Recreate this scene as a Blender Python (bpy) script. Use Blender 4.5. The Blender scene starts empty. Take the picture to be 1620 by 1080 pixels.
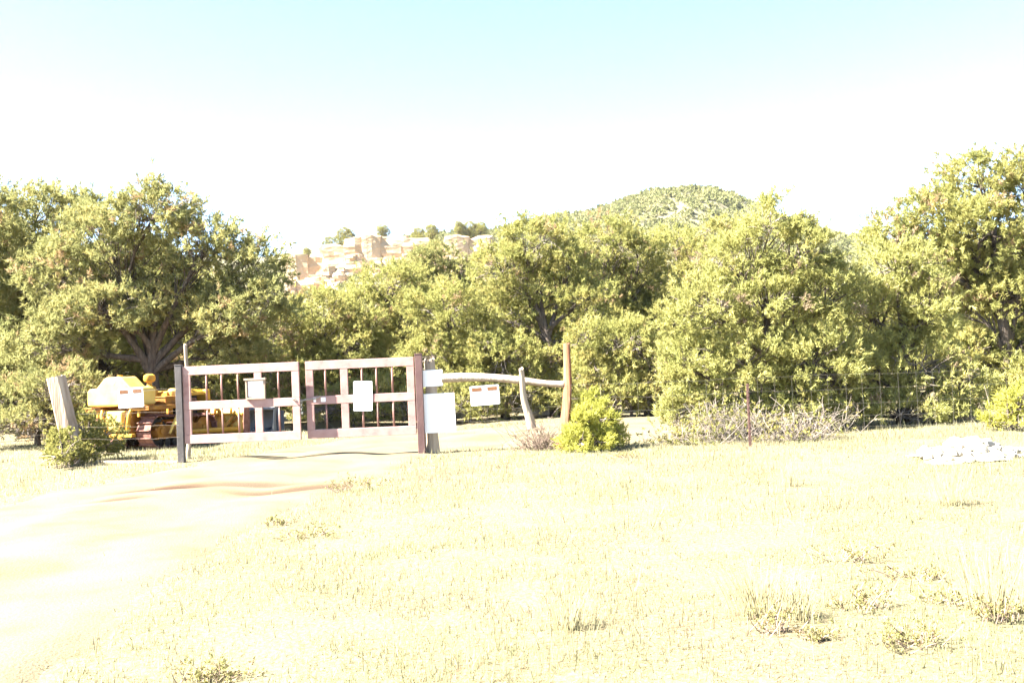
import bpy, bmesh, math, random
import numpy as np
from mathutils import Vector, Matrix, Quaternion

# ------------------------------------------------------------------ camera
EYE, FPX, PITCH, ROLL = 1.6, 1560.0, math.radians(1.36), math.radians(2.4)
scene = bpy.context.scene
C = scene.collection
_r = Vector((1, 0, 0)); _f = Vector((0, math.cos(PITCH), math.sin(PITCH))); _u = Vector((0, -math.sin(PITCH), math.cos(PITCH)))
AX = _r * math.cos(ROLL) - _u * math.sin(ROLL)
AY = _r * math.sin(ROLL) + _u * math.cos(ROLL)
cd = bpy.data.cameras.new('camera'); cam = bpy.data.objects.new('camera', cd); C.objects.link(cam)
cd.sensor_width = 36; cd.lens = 36 * FPX / 1620; cd.clip_start = 0.1; cd.clip_end = 5000
m = Matrix.Identity(4)
for i in range(3):
    m[i][0] = AX[i]; m[i][1] = AY[i]; m[i][2] = -_f[i]
m[2][3] = EYE
cam.matrix_world = m
scene.camera = cam

# ------------------------------------------------------------------ light
SUN_EL, SUN_LON = math.radians(45), math.radians(192)
sd = Vector((math.cos(SUN_EL) * math.cos(SUN_LON), math.cos(SUN_EL) * math.sin(SUN_LON), math.sin(SUN_EL)))
w = bpy.data.worlds.new('World'); scene.world = w; w.use_nodes = True
nt = w.node_tree
sky = nt.nodes.new('ShaderNodeTexSky'); sky.sky_type = 'NISHITA'; sky.sun_disc = False
sky.sun_elevation = SUN_EL; sky.sun_rotation = math.pi / 2 - SUN_LON
sky.altitude = 2600; sky.air_density = 0.9; sky.dust_density = 0.3; sky.ozone_density = 1.0
bg = nt.nodes['Background']; bg.inputs['Strength'].default_value = 0.050
nt.links.new(sky.outputs[0], bg.inputs[0])
sl = bpy.data.lights.new('sun', 'SUN'); sl.energy = 5.0; sl.angle = math.radians(0.53); sl.color = (1, 0.95, 0.87)
so = bpy.data.objects.new('sun', sl); C.objects.link(so); so.rotation_euler = (-sd).to_track_quat('-Z', 'Y').to_euler()
so.location = (-30, 0, 30)
vs = scene.view_settings
vs.view_transform = 'Standard'; vs.look = 'None'; vs.gamma = 1; vs.exposure = 3.6; vs.use_curve_mapping = False

# ------------------------------------------------------------------ pixel helpers (photo pixels, 1620 x 1080)
def ray(px, py):
    u, v = px - 810, 540 - py
    return AX * u + AY * v + _f * FPX
def P(px, py, Y):
    d = ray(px, py); t = Y / d.y
    return Vector((d.x * t, Y, EYE + d.z * t))
def G(px, py, z=0.0):
    d = ray(px, py); t = (z - EYE) / d.z
    return Vector((d.x * t, d.y * t, z))
def PG(px, Y):            # ground point at depth Y under pixel column px (near the ground)
    p = P(px, 600, Y)
    for _ in range(4):
        py = 600 + (p.z) * FPX / Y
        q = P(px, py, Y); p = Vector((q.x, Y, p.z)); break
    return Vector((q.x, Y, 0))

RNG = np.random.default_rng(7)
random.seed(11)

def gz(x, y):
    x = np.asarray(x, float); y = np.asarray(y, float)
    z = 0.018 * np.sin(x * 0.9 + 0.6 * np.sin(y * 0.5)) + 0.014 * np.sin(y * 1.1 + x * 0.35 + 1.3) + 0.008 * np.sin(2.7 * x + 1.9 * y)
    # shallow hollows in the track
    for (hx, hy, rx, ry, ang, dep) in HOLLOWS:
        c, s = math.cos(ang), math.sin(ang)
        a = ((x - hx) * c + (y - hy) * s) / rx; b = (-(x - hx) * s + (y - hy) * c) / ry
        z = z - dep * np.exp(-(a * a + b * b) ** 1.5)
    return z
h1, h2, h3 = G(275, 777), G(470, 774), G(190, 797)
HOLLOWS = [(h1.x - 0.1, h1.y, 0.62, 0.42, 0.12, 0.035), (h1.x + 0.95, h1.y + 0.35, 0.85, 0.26, 0.25, 0.02), (h2.x, h2.y, 0.75, 0.30, 0.2, 0.025), (h3.x, h3.y, 0.35, 0.18, 0.1, 0.02)]
def gz1(x, y): return float(gz(x, y))

# ------------------------------------------------------------------ materials
def new_mat(name):
    mt = bpy.data.materials.new(name); mt.use_nodes = True
    n = mt.node_tree; b = n.nodes['Principled BSDF']
    return mt, n, b
def N(n, t, **kw):
    o = n.nodes.new(t)
    for k, v in kw.items(): setattr(o, k, v)
    return o
def ramp(n, stops):
    r = n.nodes.new('ShaderNodeValToRGB'); e = r.color_ramp.elements
    while len(e) < len(stops): e.new(0.5)
    for i, (p, c) in enumerate(stops): e[i].position = p; e[i].color = (*c, 1)
    return r
def mat_noise(name, stops, scale=4.0, stretch=(1, 1, 1), rough=0.85, bump=0.0, bscale=30.0, metallic=0.0, detail=8.0, coord='Object', spec=0.3):
    mt, n, b = new_mat(name)
    tc = N(n, 'ShaderNodeTexCoord'); mp = N(n, 'ShaderNodeMapping'); mp.inputs['Scale'].default_value = stretch
    n.links.new(tc.outputs[coord], mp.inputs[0])
    nz = N(n, 'ShaderNodeTexNoise'); nz.inputs['Scale'].default_value = scale; nz.inputs['Detail'].default_value = detail; nz.inputs['Roughness'].default_value = 0.62
    n.links.new(mp.outputs[0], nz.inputs['Vector'])
    r = ramp(n, stops); n.links.new(nz.outputs['Fac'], r.inputs[0]); n.links.new(r.outputs[0], b.inputs['Base Color'])
    b.inputs['Roughness'].default_value = rough; b.inputs['Metallic'].default_value = metallic; b.inputs['Specular IOR Level'].default_value = spec
    if bump:
        n2 = N(n, 'ShaderNodeTexNoise'); n2.inputs['Scale'].default_value = bscale; n2.inputs['Detail'].default_value = 6
        n.links.new(mp.outputs[0], n2.inputs['Vector'])
        bp = N(n, 'ShaderNodeBump'); bp.inputs['Strength'].default_value = bump; bp.inputs['Distance'].default_value = 0.02
        n.links.new(n2.outputs['Fac'], bp.inputs['Height']); n.links.new(bp.outputs[0], b.inputs['Normal'])
    return mt
def mat_leaf(name, stops, trans=0.3, noise=0.0):
    mt, n, b = new_mat(name)
    at = N(n, 'ShaderNodeAttribute', attribute_name='tint')
    r = ramp(n, stops); n.links.new(at.outputs['Fac'], r.inputs[0])
    df = N(n, 'ShaderNodeBsdfDiffuse'); tr = N(n, 'ShaderNodeBsdfTranslucent'); mx = N(n, 'ShaderNodeMixShader'); mx.inputs[0].default_value = trans
    n.links.new(r.outputs[0], df.inputs[0]); n.links.new(r.outputs[0], tr.inputs[0])
    n.links.new(df.outputs[0], mx.inputs[1]); n.links.new(tr.outputs[0], mx.inputs[2])
    n.links.new(mx.outputs[0], n.nodes['Material Output'].inputs[0]); n.nodes.remove(b)
    return mt

M = {}
M['pinyon'] = mat_leaf('pinyon_needles', [(0, (0.3082, 0.2137, 0.1242)), (0.05, (0.3082, 0.2195, 0.1242)), (0.10, (0.1863, 0.1987, 0.0666)), (0.55, (0.2697, 0.2633, 0.0876)), (1, (0.3725, 0.3188, 0.1152))], 0.42)
M['dark_pinyon'] = mat_leaf('dark_pinyon_needles', [(0, (0.3737, 0.2630, 0.1420)), (0.06, (0.3737, 0.2701, 0.1420)), (0.12, (0.1698, 0.1806, 0.0718)), (0.55, (0.2490, 0.2445, 0.0957)), (1, (0.3722, 0.3240, 0.1240))], 0.4)
M['juniper'] = mat_leaf('juniper_scales', [(0, (0.2591, 0.1943, 0.1297)), (0.06, (0.2591, 0.1996, 0.1297)), (0.10, (0.2267, 0.2343, 0.0792)), (0.55, (0.3023, 0.2984, 0.1037)), (1, (0.3929, 0.3477, 0.1270))], 0.42)
M['sage'] = mat_leaf('sage_leaves', [(0, (0.1404, 0.1462, 0.0432)), (0.5, (0.2223, 0.2145, 0.0666)), (1, (0.3159, 0.2730, 0.0858))], 0.4)
M['yellow_green'] = mat_leaf('bright_juniper_scales', [(0, (0.221, 0.221, 0.048)), (0.5, (0.325, 0.325, 0.072)), (1, (0.442, 0.403, 0.096))], 0.42)
M['weed'] = mat_leaf('weed_leaves', [(0, (0.16, 0.12, 0.06)), (0.5, (0.22, 0.21, 0.08)), (1, (0.32, 0.29, 0.12))], 0.25)
M['grass'] = mat_leaf('grass_blades', [(0, (0.2495, 0.2071, 0.1426)), (0.35, (0.2868, 0.2603, 0.1643)), (0.7, (0.2717, 0.2754, 0.1426)), (1, (0.3472, 0.3214, 0.2402))], 0.6)
M['straw'] = mat_leaf('dry_straw', [(0, (0.2098, 0.1855, 0.1001)), (1, (0.2736, 0.2473, 0.1482))], 0.35)
M['scrub'] = mat_leaf('hillside_scrub', [(0, (0.132, 0.138, 0.058)), (0.5, (0.180, 0.186, 0.078)), (1, (0.264, 0.240, 0.117))], 0.3)
M['bark'] = mat_noise('pinyon_bark', [(0.3, (0.045, 0.034, 0.026)), (0.55, (0.10, 0.078, 0.06)), (0.75, (0.19, 0.155, 0.125))], 14, (1, 1, 0.25), 0.95, 0.8, 40)
M['dead_wood'] = mat_noise('dead_twigs', [(0.3, (0.1382, 0.1094, 0.0864)), (0.7, (0.2419, 0.2074, 0.1728))], 9, (1, 1, 1), 0.9)
M['red_twig'] = mat_noise('dry_red_twigs', [(0.3, (0.1365, 0.0910, 0.0682)), (0.7, (0.2047, 0.1547, 0.1183))], 9)
M['old_wood'] = mat_noise('weathered_timber', [(0.25, (0.1436, 0.0958, 0.0623)), (0.5, (0.3160, 0.2394, 0.1723)), (0.75, (0.4309, 0.3543, 0.2681))], 9, (1, 1, 0.09), 0.9, 0.9, 28)
M['pale_wood'] = mat_noise('bleached_timber', [(0.25, (0.1710, 0.1265, 0.0855)), (0.5, (0.2873, 0.2326, 0.1710)), (0.75, (0.3557, 0.3010, 0.2326))], 9, (1, 1, 0.09), 0.9, 0.7, 28)
M['red_wood'] = mat_noise('red_juniper_wood', [(0.28, (0.1120, 0.0385, 0.0175)), (0.5, (0.1960, 0.0840, 0.0420)), (0.72, (0.2520, 0.1540, 0.0980))], 7, (1, 1, 0.12), 0.9, 0.8, 25)
M['gate'] = mat_noise('pale_pink_gate_paint', [(0.25, (0.2146, 0.1077, 0.0905)), (0.45, (0.3100, 0.1810, 0.1572)), (0.7, (0.3577, 0.2300, 0.2001))], 5, (1, 1, 1), 0.6, 0.15, 60)
M['gate_bar'] = mat_noise('rusty_bar', [(0.3, (0.1360, 0.0680, 0.0520)), (0.7, (0.2400, 0.1360, 0.1120))], 8, (1, 1, 0.3), 0.75, 0.2, 60)
M['post_grey'] = mat_noise('dark_grey_steel', [(0.3, (0.055, 0.048, 0.045)), (0.7, (0.10, 0.088, 0.082))], 7, (1, 1, 0.4), 0.6, 0.15, 60)
M['post_maroon'] = mat_noise('dark_maroon_steel', [(0.3, (0.075, 0.040, 0.036)), (0.7, (0.13, 0.075, 0.066))], 7, (1, 1, 0.4), 0.6, 0.15, 60)
M['rust'] = mat_noise('track_rust', [(0.3, (0.10, 0.038, 0.026)), (0.7, (0.24, 0.115, 0.085))], 10, (1, 1, 1), 0.85, 0.3, 70)
M['wire'] = mat_noise('galvanised_wire', [(0.3, (0.1360, 0.1224, 0.1020)), (0.7, (0.2176, 0.1972, 0.1700))], 20, rough=0.6, metallic=0.3)
M['barbed'] = mat_noise('old_wire', [(0.3, (0.16, 0.12, 0.09)), (0.7, (0.30, 0.25, 0.20))], 20, rough=0.7, metallic=0.2)
M['tpost'] = mat_noise('rusty_red_steel_post', [(0.3, (0.1000, 0.0490, 0.0360)), (0.7, (0.1650, 0.0980, 0.0800))], 12, rough=0.8)
M['sign'] = mat_noise('white_sign_sheet', [(0.3, (0.78, 0.78, 0.77)), (0.7, (0.83, 0.83, 0.82))], 6, rough=0.45)
M['orange'] = mat_noise('orange_print', [(0.3, (0.1591, 0.0644, 0.0256)), (0.7, (0.1836, 0.0874, 0.0384))], 30, rough=0.5)
M['sticker'] = mat_noise('white_sticker', [(0.3, (0.76, 0.77, 0.78)), (0.7, (0.82, 0.82, 0.82))], 6, rough=0.4)
M['frame_wood'] = mat_noise('notice_frame_wood', [(0.3, (0.2280, 0.1596, 0.1140)), (0.7, (0.3496, 0.2660, 0.1976))], 12, (1, 1, 0.2), 0.8)
M['chain'] = mat_noise('worn_chain_steel', [(0.3, (0.22, 0.20, 0.17)), (0.7, (0.42, 0.39, 0.33))], 25, rough=0.5, metallic=0.5)
M['yellow'] = mat_noise('old_yellow_paint', [(0.28, (0.2808, 0.1075, 0.0144)), (0.42, (0.3672, 0.1904, 0.0202)), (0.75, (0.4536, 0.2576, 0.0288))], 3.5, rough=0.55, bump=0.1, bscale=40)
M['pale_yellow'] = mat_noise('pale_yellow_paint', [(0.3, (0.5355, 0.3281, 0.0634)), (0.7, (0.6375, 0.4331, 0.1162))], 3.5, rough=0.55)  # palest of the bulldozer yellows: tank, covers, pipe, blade
M['orange_yellow'] = mat_noise('orange_yellow_paint', [(0.28, (0.1056, 0.0346, 0.0077)), (0.5, (0.2304, 0.0922, 0.0096)), (0.75, (0.3264, 0.1536, 0.0134))], 4.5, rough=0.6, bump=0.15, bscale=40)  # darkest of the bulldozer yellows: side plates, fenders, running gear
M['black'] = mat_noise('oily_black_iron', [(0.3, (0.012, 0.010, 0.009)), (0.7, (0.04, 0.032, 0.026))], 9, rough=0.7)
M['grey_steel'] = mat_noise('bare_grey_steel', [(0.3, (0.22, 0.205, 0.18)), (0.7, (0.33, 0.31, 0.28))], 5, (1, 1, 0.5), 0.5, 0.1, 40, metallic=0.0)
M['dark_steel'] = mat_noise('dark_blue_steel', [(0.3, (0.0600, 0.0660, 0.0840)), (0.7, (0.1400, 0.1440, 0.1700))], 6, rough=0.6)
M['rock'] = mat_noise('pale_rock', [(0.3, (0.2500, 0.2231, 0.1755)), (0.7, (0.3300, 0.3055, 0.2520))], 3, rough=0.9, bump=0.5, bscale=14)
M['sandstone'] = mat_noise('sandstone', [(0.25, (0.2484, 0.1532, 0.0881)), (0.45, (0.3478, 0.2452, 0.1469)), (0.7, (0.4140, 0.3064, 0.2057))], 0.16, (1, 1, 2.6), 0.95, 1.0, 0.9)
M['sandstone'].node_tree.nodes['Bump'].inputs['Distance'].default_value = 0.6
M['hill'] = mat_noise('hill_soil', [(0.3, (0.0840, 0.0805, 0.0385)), (0.55, (0.1190, 0.1085, 0.0560)), (0.75, (0.2100, 0.1680, 0.1050))], 0.06, (1, 1, 1), 0.95, 0.5, 0.6)

# ground and track
def ground_mat():
    mt, n, b = new_mat('dry_field_soil')
    tc = N(n, 'ShaderNodeTexCoord')
    a = N(n, 'ShaderNodeTexNoise'); a.inputs['Scale'].default_value = 0.55; a.inputs['Detail'].default_value = 9; a.inputs['Roughness'].default_value = 0.65
    f = N(n, 'ShaderNodeTexNoise'); f.inputs['Scale'].default_value = 26; f.inputs['Detail'].default_value = 6
    n.links.new(tc.outputs['Object'], a.inputs['Vector']); n.links.new(tc.outputs['Object'], f.inputs['Vector'])
    r1 = ramp(n, [(0.32, (0.135, 0.102, 0.062)), (0.5, (0.14, 0.12, 0.070)), (0.68, (0.128, 0.120, 0.064))])
    r2 = ramp(n, [(0.35, (0.7, 0.66, 0.6)), (0.6, (1, 1, 1))])
    n.links.new(a.outputs['Fac'], r1.inputs[0]); n.links.new(f.outputs['Fac'], r2.inputs[0])
    mx = N(n, 'ShaderNodeMix', data_type='RGBA', blend_type='MULTIPLY'); mx.inputs[0].default_value = 0.75
    n.links.new(r1.outputs[0], mx.inputs[6]); n.links.new(r2.outputs[0], mx.inputs[7])
    n.links.new(mx.outputs[2], b.inputs['Base Color']); b.inputs['Roughness'].default_value = 0.95; b.inputs['Specular IOR Level'].default_value = 0.1
    bp = N(n, 'ShaderNodeBump'); bp.inputs['Strength'].default_value = 0.7; bp.inputs['Distance'].default_value = 0.03
    n.links.new(f.outputs['Fac'], bp.inputs['Height']); n.links.new(bp.outputs[0], b.inputs['Normal'])
    return mt
def road_mat():
    mt, n, b = new_mat('packed_pale_dirt')
    at = N(n, 'ShaderNodeAttribute', attribute_name='hollow_red')
    tc = N(n, 'ShaderNodeTexCoord')
    a = N(n, 'ShaderNodeTexNoise'); a.inputs['Scale'].default_value = 0.9; a.inputs['Detail'].default_value = 9; a.inputs['Roughness'].default_value = 0.6
    f = N(n, 'ShaderNodeTexNoise'); f.inputs['Scale'].default_value = 45; f.inputs['Detail'].default_value = 5
    for q in (a, f): n.links.new(tc.outputs['Object'], q.inputs['Vector'])
    r1 = ramp(n, [(0.3, (0.10, 0.078, 0.042)), (0.5, (0.12, 0.10, 0.062)), (0.7, (0.135, 0.113, 0.074))])
    n.links.new(a.outputs['Fac'], r1.inputs[0])
    r2 = ramp(n, [(0.3, (0.7, 0.66, 0.6)), (0.5, (1, 1, 1))]); n.links.new(f.outputs['Fac'], r2.inputs[0])
    m1 = N(n, 'ShaderNodeMix', data_type='RGBA', blend_type='MULTIPLY'); m1.inputs[0].default_value = 0.6
    n.links.new(r1.outputs[0], m1.inputs[6]); n.links.new(r2.outputs[0], m1.inputs[7])
    m2 = N(n, 'ShaderNodeMix', data_type='RGBA'); m2.inputs[7].default_value = (0.036, 0.017, 0.010, 1)  # darker red brown colour inside the track hollows
    n.links.new(at.outputs['Fac'], m2.inputs[0]); n.links.new(m1.outputs[2], m2.inputs[6]); n.links.new(m2.outputs[2], b.inputs['Base Color'])
    b.inputs['Roughness'].default_value = 0.95; b.inputs['Specular IOR Level'].default_value = 0.1
    bp = N(n, 'ShaderNodeBump'); bp.inputs['Strength'].default_value = 0.5; bp.inputs['Distance'].default_value = 0.02
    n.links.new(f.outputs['Fac'], bp.inputs['Height']); n.links.new(bp.outputs[0], b.inputs['Normal'])
    return mt
M['ground'] = ground_mat(); M['road'] = road_mat()

# ------------------------------------------------------------------ object helpers
def tag(o, label=None, cat=None, group=None, kind=None):
    if label: o['label'] = label
    if cat: o['category'] = cat
    if group: o['group'] = group
    if kind: o['kind'] = kind
    return o
def empty(name, loc=(0, 0, 0), rz=0.0):
    o = bpy.data.objects.new(name, None); C.objects.link(o); o.location = loc; o.rotation_euler = (0, 0, rz); o.empty_display_size = 0.2
    return o
def link(name, me, parent=None, loc=None):
    o = bpy.data.objects.new(name, me); C.objects.link(o)
    if parent: o.parent = parent
    if loc is not None: o.location = loc
    return o
def np_mesh(name, V, F, mat, tint=None, smooth=False, attr='tint'):
    V = np.ascontiguousarray(V, np.float32).reshape(-1, 3); F = np.ascontiguousarray(F, np.int32)
    k = F.shape[1]; me = bpy.data.meshes.new(name)
    me.vertices.add(len(V)); me.vertices.foreach_set('co', V.ravel())
    me.loops.add(F.size); me.loops.foreach_set('vertex_index', F.ravel())
    me.polygons.add(len(F)); me.polygons.foreach_set('loop_start', np.arange(0, F.size, k, dtype=np.int32))
    if smooth: me.polygons.foreach_set('use_smooth', np.ones(len(F), bool))
    me.update(calc_edges=True)
    if tint is not None:
        a = me.attributes.new(attr, 'FLOAT', 'POINT'); a.data.foreach_set('value', np.ascontiguousarray(tint, np.float32))
    me.materials.append(M[mat])
    return me

class MB:
    """collects shapes into one mesh"""
    def __init__(s): s.v = []; s.f = []
    def add(s, vs, fs):
        k = len(s.v); s.v += [Vector(v) for v in vs]; s.f += [tuple(i + k for i in f) for f in fs]; return s
    def box(s, c, size, rot=None):
        x, y, z = (q / 2 for q in size); c = Vector(c)
        vs = [Vector((a * x, b * y, d * z)) for a in (-1, 1) for b in (-1, 1) for d in (-1, 1)]
        if rot is not None: vs = [rot @ v for v in vs]
        return s.add([c + v for v in vs], [(0, 1, 3, 2), (4, 6, 7, 5), (0, 4, 5, 1), (2, 3, 7, 6), (0, 2, 6, 4), (1, 5, 7, 3)])
    def tube(s, pts, rad, n=8, cap=True):
        pts = [Vector(p) for p in pts]; rad = rad if hasattr(rad, '__len__') else [rad] * len(pts)
        k = len(s.v); ref = None
        for i, p in enumerate(pts):
            t = (pts[min(i + 1, len(pts) - 1)] - pts[max(i - 1, 0)]).normalized()
            if ref is None: ref = t.orthogonal().normalized()
            ref = (ref - t * ref.dot(t)).normalized() if abs(ref.dot(t)) < 0.99 else t.orthogonal().normalized()
            b = t.cross(ref)
            for j in range(n):
                a = 2 * math.pi * j / n; s.v.append(p + (ref * math.cos(a) + b * math.sin(a)) * rad[i])
        for i in range(len(pts) - 1):
            for j in range(n):
                a, b2 = k + i * n + j, k + i * n + (j + 1) % n; s.f.append((a, b2, b2 + n, a + n))
        if cap:
            s.f.append(tuple(k + j for j in range(n))[::-1]); s.f.append(tuple(k + (len(pts) - 1) * n + j for j in range(n)))
        return s
    def cyl(s, a, b, r, n=16, r2=None): return s.tube([a, b], [r, r if r2 is None else r2], n)
    def prism(s, prof, fn):
        """prof: 2D outline; fn(u,v,t) -> 3D for t in 0,1"""
        n = len(prof); a = [fn(u, v, 0) for u, v in prof]; b = [fn(u, v, 1) for u, v in prof]
        return s.add(a + b, [tuple(range(n))[::-1], tuple(range(n, 2 * n))] + [(i, (i + 1) % n, n + (i + 1) % n, n + i) for i in range(n)])
    def mesh(s, name, mat, smooth=False):
        me = bpy.data.meshes.new(name); me.from_pydata([tuple(v) for v in s.v], [], s.f)
        bm = bmesh.new(); bm.from_mesh(me); bmesh.ops.recalc_face_normals(bm, faces=bm.faces); bm.to_mesh(me); bm.free()
        me.materials.append(M[mat])
        if smooth:
            me.polygons.foreach_set('use_smooth', np.ones(len(me.polygons), bool))
        me.update(); return me
    def build(s, name, mat, parent=None, bevel=0.0, smooth=False, auto=False):
        me = s.mesh(name, mat, smooth or auto)
        if auto: me.set_sharp_from_angle(angle=math.radians(40))
        o = link(name, me, parent)
        if bevel:
            b = o.modifiers.new('bevel', 'BEVEL'); b.width = bevel; b.segments = 2; b.limit_method = 'ANGLE'; b.angle_limit = math.radians(40)
        return o
def rounded_rect(w, h, r, n=4):
    out = []
    for cx, cy, a0 in ((w / 2 - r, h / 2 - r, 0), (-w / 2 + r, h / 2 - r, 90), (-w / 2 + r, -h / 2 + r, 180), (w / 2 - r, -h / 2 + r, 270)):
        for i in range(n + 1):
            a = math.radians(a0 + 90 * i / n); out.append((cx + r * math.cos(a), cy + r * math.sin(a)))
    return out

# ------------------------------------------------------------------ the ground sheet
def graded(lo, hi, near_lo, near_hi, step, grow=1.28):
    a = list(np.arange(near_lo, near_hi + step / 2, step)); d = step
    while a[-1] < hi: d *= grow; a.append(a[-1] + d)
    d = step
    while a[0] > lo: d *= grow; a.insert(0, a[0] - d)
    return np.array(a)
def grid_faces(nx, ny):
    i, j = np.meshgrid(np.arange(nx - 1), np.arange(ny - 1), indexing='ij'); a = (i * ny + j).ravel()
    return np.stack([a, a + ny, a + ny + 1, a + 1], 1)
gx = graded(-2500, 2500, -17, 17, 0.2); gy = graded(-400, 3500, 3, 30, 0.2)
XX, YY = np.meshgrid(gx, gy, indexing='ij')
fade = np.clip(1 - (np.hypot(XX, YY - 15) - 30) / 20, 0, 1)

# ------------------------------------------------------------------ the dirt track
pairs = [((-900, 1130), (20, 1130)), ((-560, 960), (150, 1010)), ((-260, 870), (290, 908)), ((-60, 815), (390, 845)), ((60, 785), (480, 803)), ((170, 762), (560, 772)),
         ((260, 745), (618, 750)), ((330, 733), (656, 730)), ((430, 715), (700, 716)), ((520, 700), (770, 709)), ((620, 688), (850, 706)), ((730, 678), (940, 703)), ((840, 670), (1050, 696)), ((950, 663), (1180, 688)), ((1060, 655), (1300, 676))]
Lp = [G(*a) for a, b in pairs]; Rp = [G(*b) for a, b in pairs]
def catmull(pts, sub):
    out = []
    n = len(pts)
    for i in range(n - 1):
        p0, p1, p2, p3 = pts[max(i - 1, 0)], pts[i], pts[i + 1], pts[min(i + 2, n - 1)]
        for k in range(sub):
            t = k / sub
            out.append(0.5 * ((2 * p1) + (p2 - p0) * t + (2 * p0 - 5 * p1 + 4 * p2 - p3) * t * t + (3 * p1 - p0 - 3 * p2 + p3) * t ** 3))
    out.append(pts[-1]); return out
Lc, Rc = catmull(Lp, 14), catmull(Rp, 14)
nu, nv = len(Lc), 41
RV = np.zeros((nu, nv, 3)); hollow_red = np.zeros((nu, nv))
for i in range(nu):
    a, b = Lc[i], Rc[i]
    la = 0.10 * math.sin(i * 0.5) - .15; lb = 0.10 * math.sin(i * 0.4 + 2) + .15
    d = (b - a); L = d.length; d = d / L
    a2 = a + d * la; b2 = b + d * lb
    for j in range(nv):
        t = j / (nv - 1); q = a2.lerp(b2, t)
        z = gz1(q.x, q.y)
        rut = -0.035 * (math.exp(-((t - 0.28) / 0.07) ** 2) + math.exp(-((t - 0.70) / 0.07) ** 2)) + 0.022 * math.exp(-((t - 0.5) / 0.1) ** 2)
        bump = 0.022 * math.sin(q.x * 2.1 + q.y * 0.7) * math.sin(q.y * 1.7 + 0.8)
        edge = min(1, t / 0.10, (1 - t) / 0.10); ez = 0.016 * math.sin(q.x * 7 + q.y * 3) + 0.012 * math.sin(q.x * 3.1 - q.y * 11)
        RV[i, j] = (q.x, q.y, z - 0.035 + (rut + bump) * edge + 0.065 * edge + ez * (1 - edge) * (1 if 0 < t < 1 else 0))
        dm = 0
        for k, (hx, hy, rx, ry, ang, dep) in enumerate(HOLLOWS):
            c, s = math.cos(ang), math.sin(ang)
            u = ((q.x - hx) * c + (q.y - hy) * s) / (rx * 1.15); v = (-(q.x - hx) * s + (q.y - hy) * c) / (ry * 1.15)
            dm = max(dm, math.exp(-(u * u + v * v) ** 2) * (0.95, 0.6, 0.75, 0.7)[k])
        hollow_red[i, j] = dm
me = np_mesh('dirt_road', RV, grid_faces(nu, nv), 'road', hollow_red.ravel(), True, 'hollow_red')
tag(link('dirt_road', me), kind='structure')
road_c = np.array([((a + b) / 2)[:2] for a, b in zip(Lc, Rc)]); road_h = np.array([(a - b).length / 2 for a, b in zip(Lc, Rc)])
road_L = np.array([a[:2] for a in Lc]); road_R = np.array([b[:2] for b in Rc])
_poly = np.concatenate([road_L, road_R[::-1]])
def in_road(x, y):
    x = np.asarray(x); y = np.asarray(y); c = np.zeros(x.shape, bool); n = len(_poly); j = n - 1
    for i in range(n):
        xi, yi = _poly[i]; xj, yj = _poly[j]
        if yi != yj:
            c ^= ((yi > y) != (yj > y)) & (x < (xj - xi) * (y - yi) / (yj - yi) + xi)
        j = i
    return c
def road_edge_dist(x, y):
    E = np.concatenate([road_L, road_R]); out = np.full(len(x), 99.0)
    for k in range(0, len(x), 20000):
        d = np.hypot(x[k:k + 20000, None] - E[None, :, 0], y[k:k + 20000, None] - E[None, :, 1]); out[k:k + 20000] = d.min(1)
    return out

# the ground sheet lies lower under the packed track
GZ = gz(XX, YY) * fade
nearm = (np.abs(XX) < 40) & (YY > 1) & (YY < 45)
ix = np.nonzero(nearm); xr, yr = XX[ix], YY[ix]
GZ[ix] -= np.where(in_road(xr, yr), 0.10 * np.clip((road_edge_dist(xr, yr) - .12) / .4, 0, 1), 0)
me = np_mesh('ground', np.stack([XX, YY, GZ], -1), grid_faces(len(gx), len(gy)), 'ground', smooth=True)
tag(link('ground', me), kind='structure')

# ------------------------------------------------------------------ far hills with the sandstone ledge
def px_top(px, py, Y): q = P(px, py, Y); return q.x, q.z
FARD, CLIFD = 520.0, 290.0
far_prof = [px_top(a, b, FARD) for a, b in ((200, 420), (430, 410), (560, 395), (700, 384), (780, 374), (860, 357), (930, 343), (980, 327), (1040, 312), (1090, 304), (1130, 306), (1170, 322), (1230, 350), (1300, 372), (1450, 400), (1700, 440))]
clf_prof = [px_top(a, b, CLIFD) for a, b in ((300, 470), (430, 420), (455, 408), (500, 408), (516, 402), (535, 388), (560, 379), (600, 376), (655, 378), (685, 388), (705, 381), (735, 377), (770, 382), (820, 390), (900, 410), (1100, 440), (1500, 470))]
def sstep(a, b, t): t = np.clip((t - a) / (b - a), 0, 1); return t * t * (3 - 2 * t)
def hill_h(x, y):
    fx = np.interp(x * FARD / np.maximum(y, 300), *zip(*far_prof)); cx = np.interp(x * CLIFD / np.clip(y, 200, 330), *zip(*clf_prof))
    n = 1.2 * np.sin(x * .11 + y * .05) + 0.9 * np.sin(x * .23 - y * .17 + 1) + .5 * np.sin(x * .51 + y * .43)
    near = (cx - 15) * sstep(110, CLIFD - 1, y)
    step = (cx - 0.4 - near) * sstep(CLIFD + 2.0, CLIFD + 5.0, y)
    h = near + step
    far = h + (fx - h) * sstep(CLIFD + 30, FARD, y)
    return np.where(y > CLIFD + 4.5, far, h) + n * np.where((y > CLIFD - 3) & (y < CLIFD + 14), 0.12, np.where(y > CLIFD, 0.8, 1.0)) * sstep(100, 160, y)
hx = np.arange(-330, 420, 4.0); hy = np.concatenate([np.arange(96, CLIFD - 4, 6), np.arange(CLIFD - 4, CLIFD + 8, 1.0), np.arange(CLIFD + 10, 560, 6), np.arange(570, 900, 25)])
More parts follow.
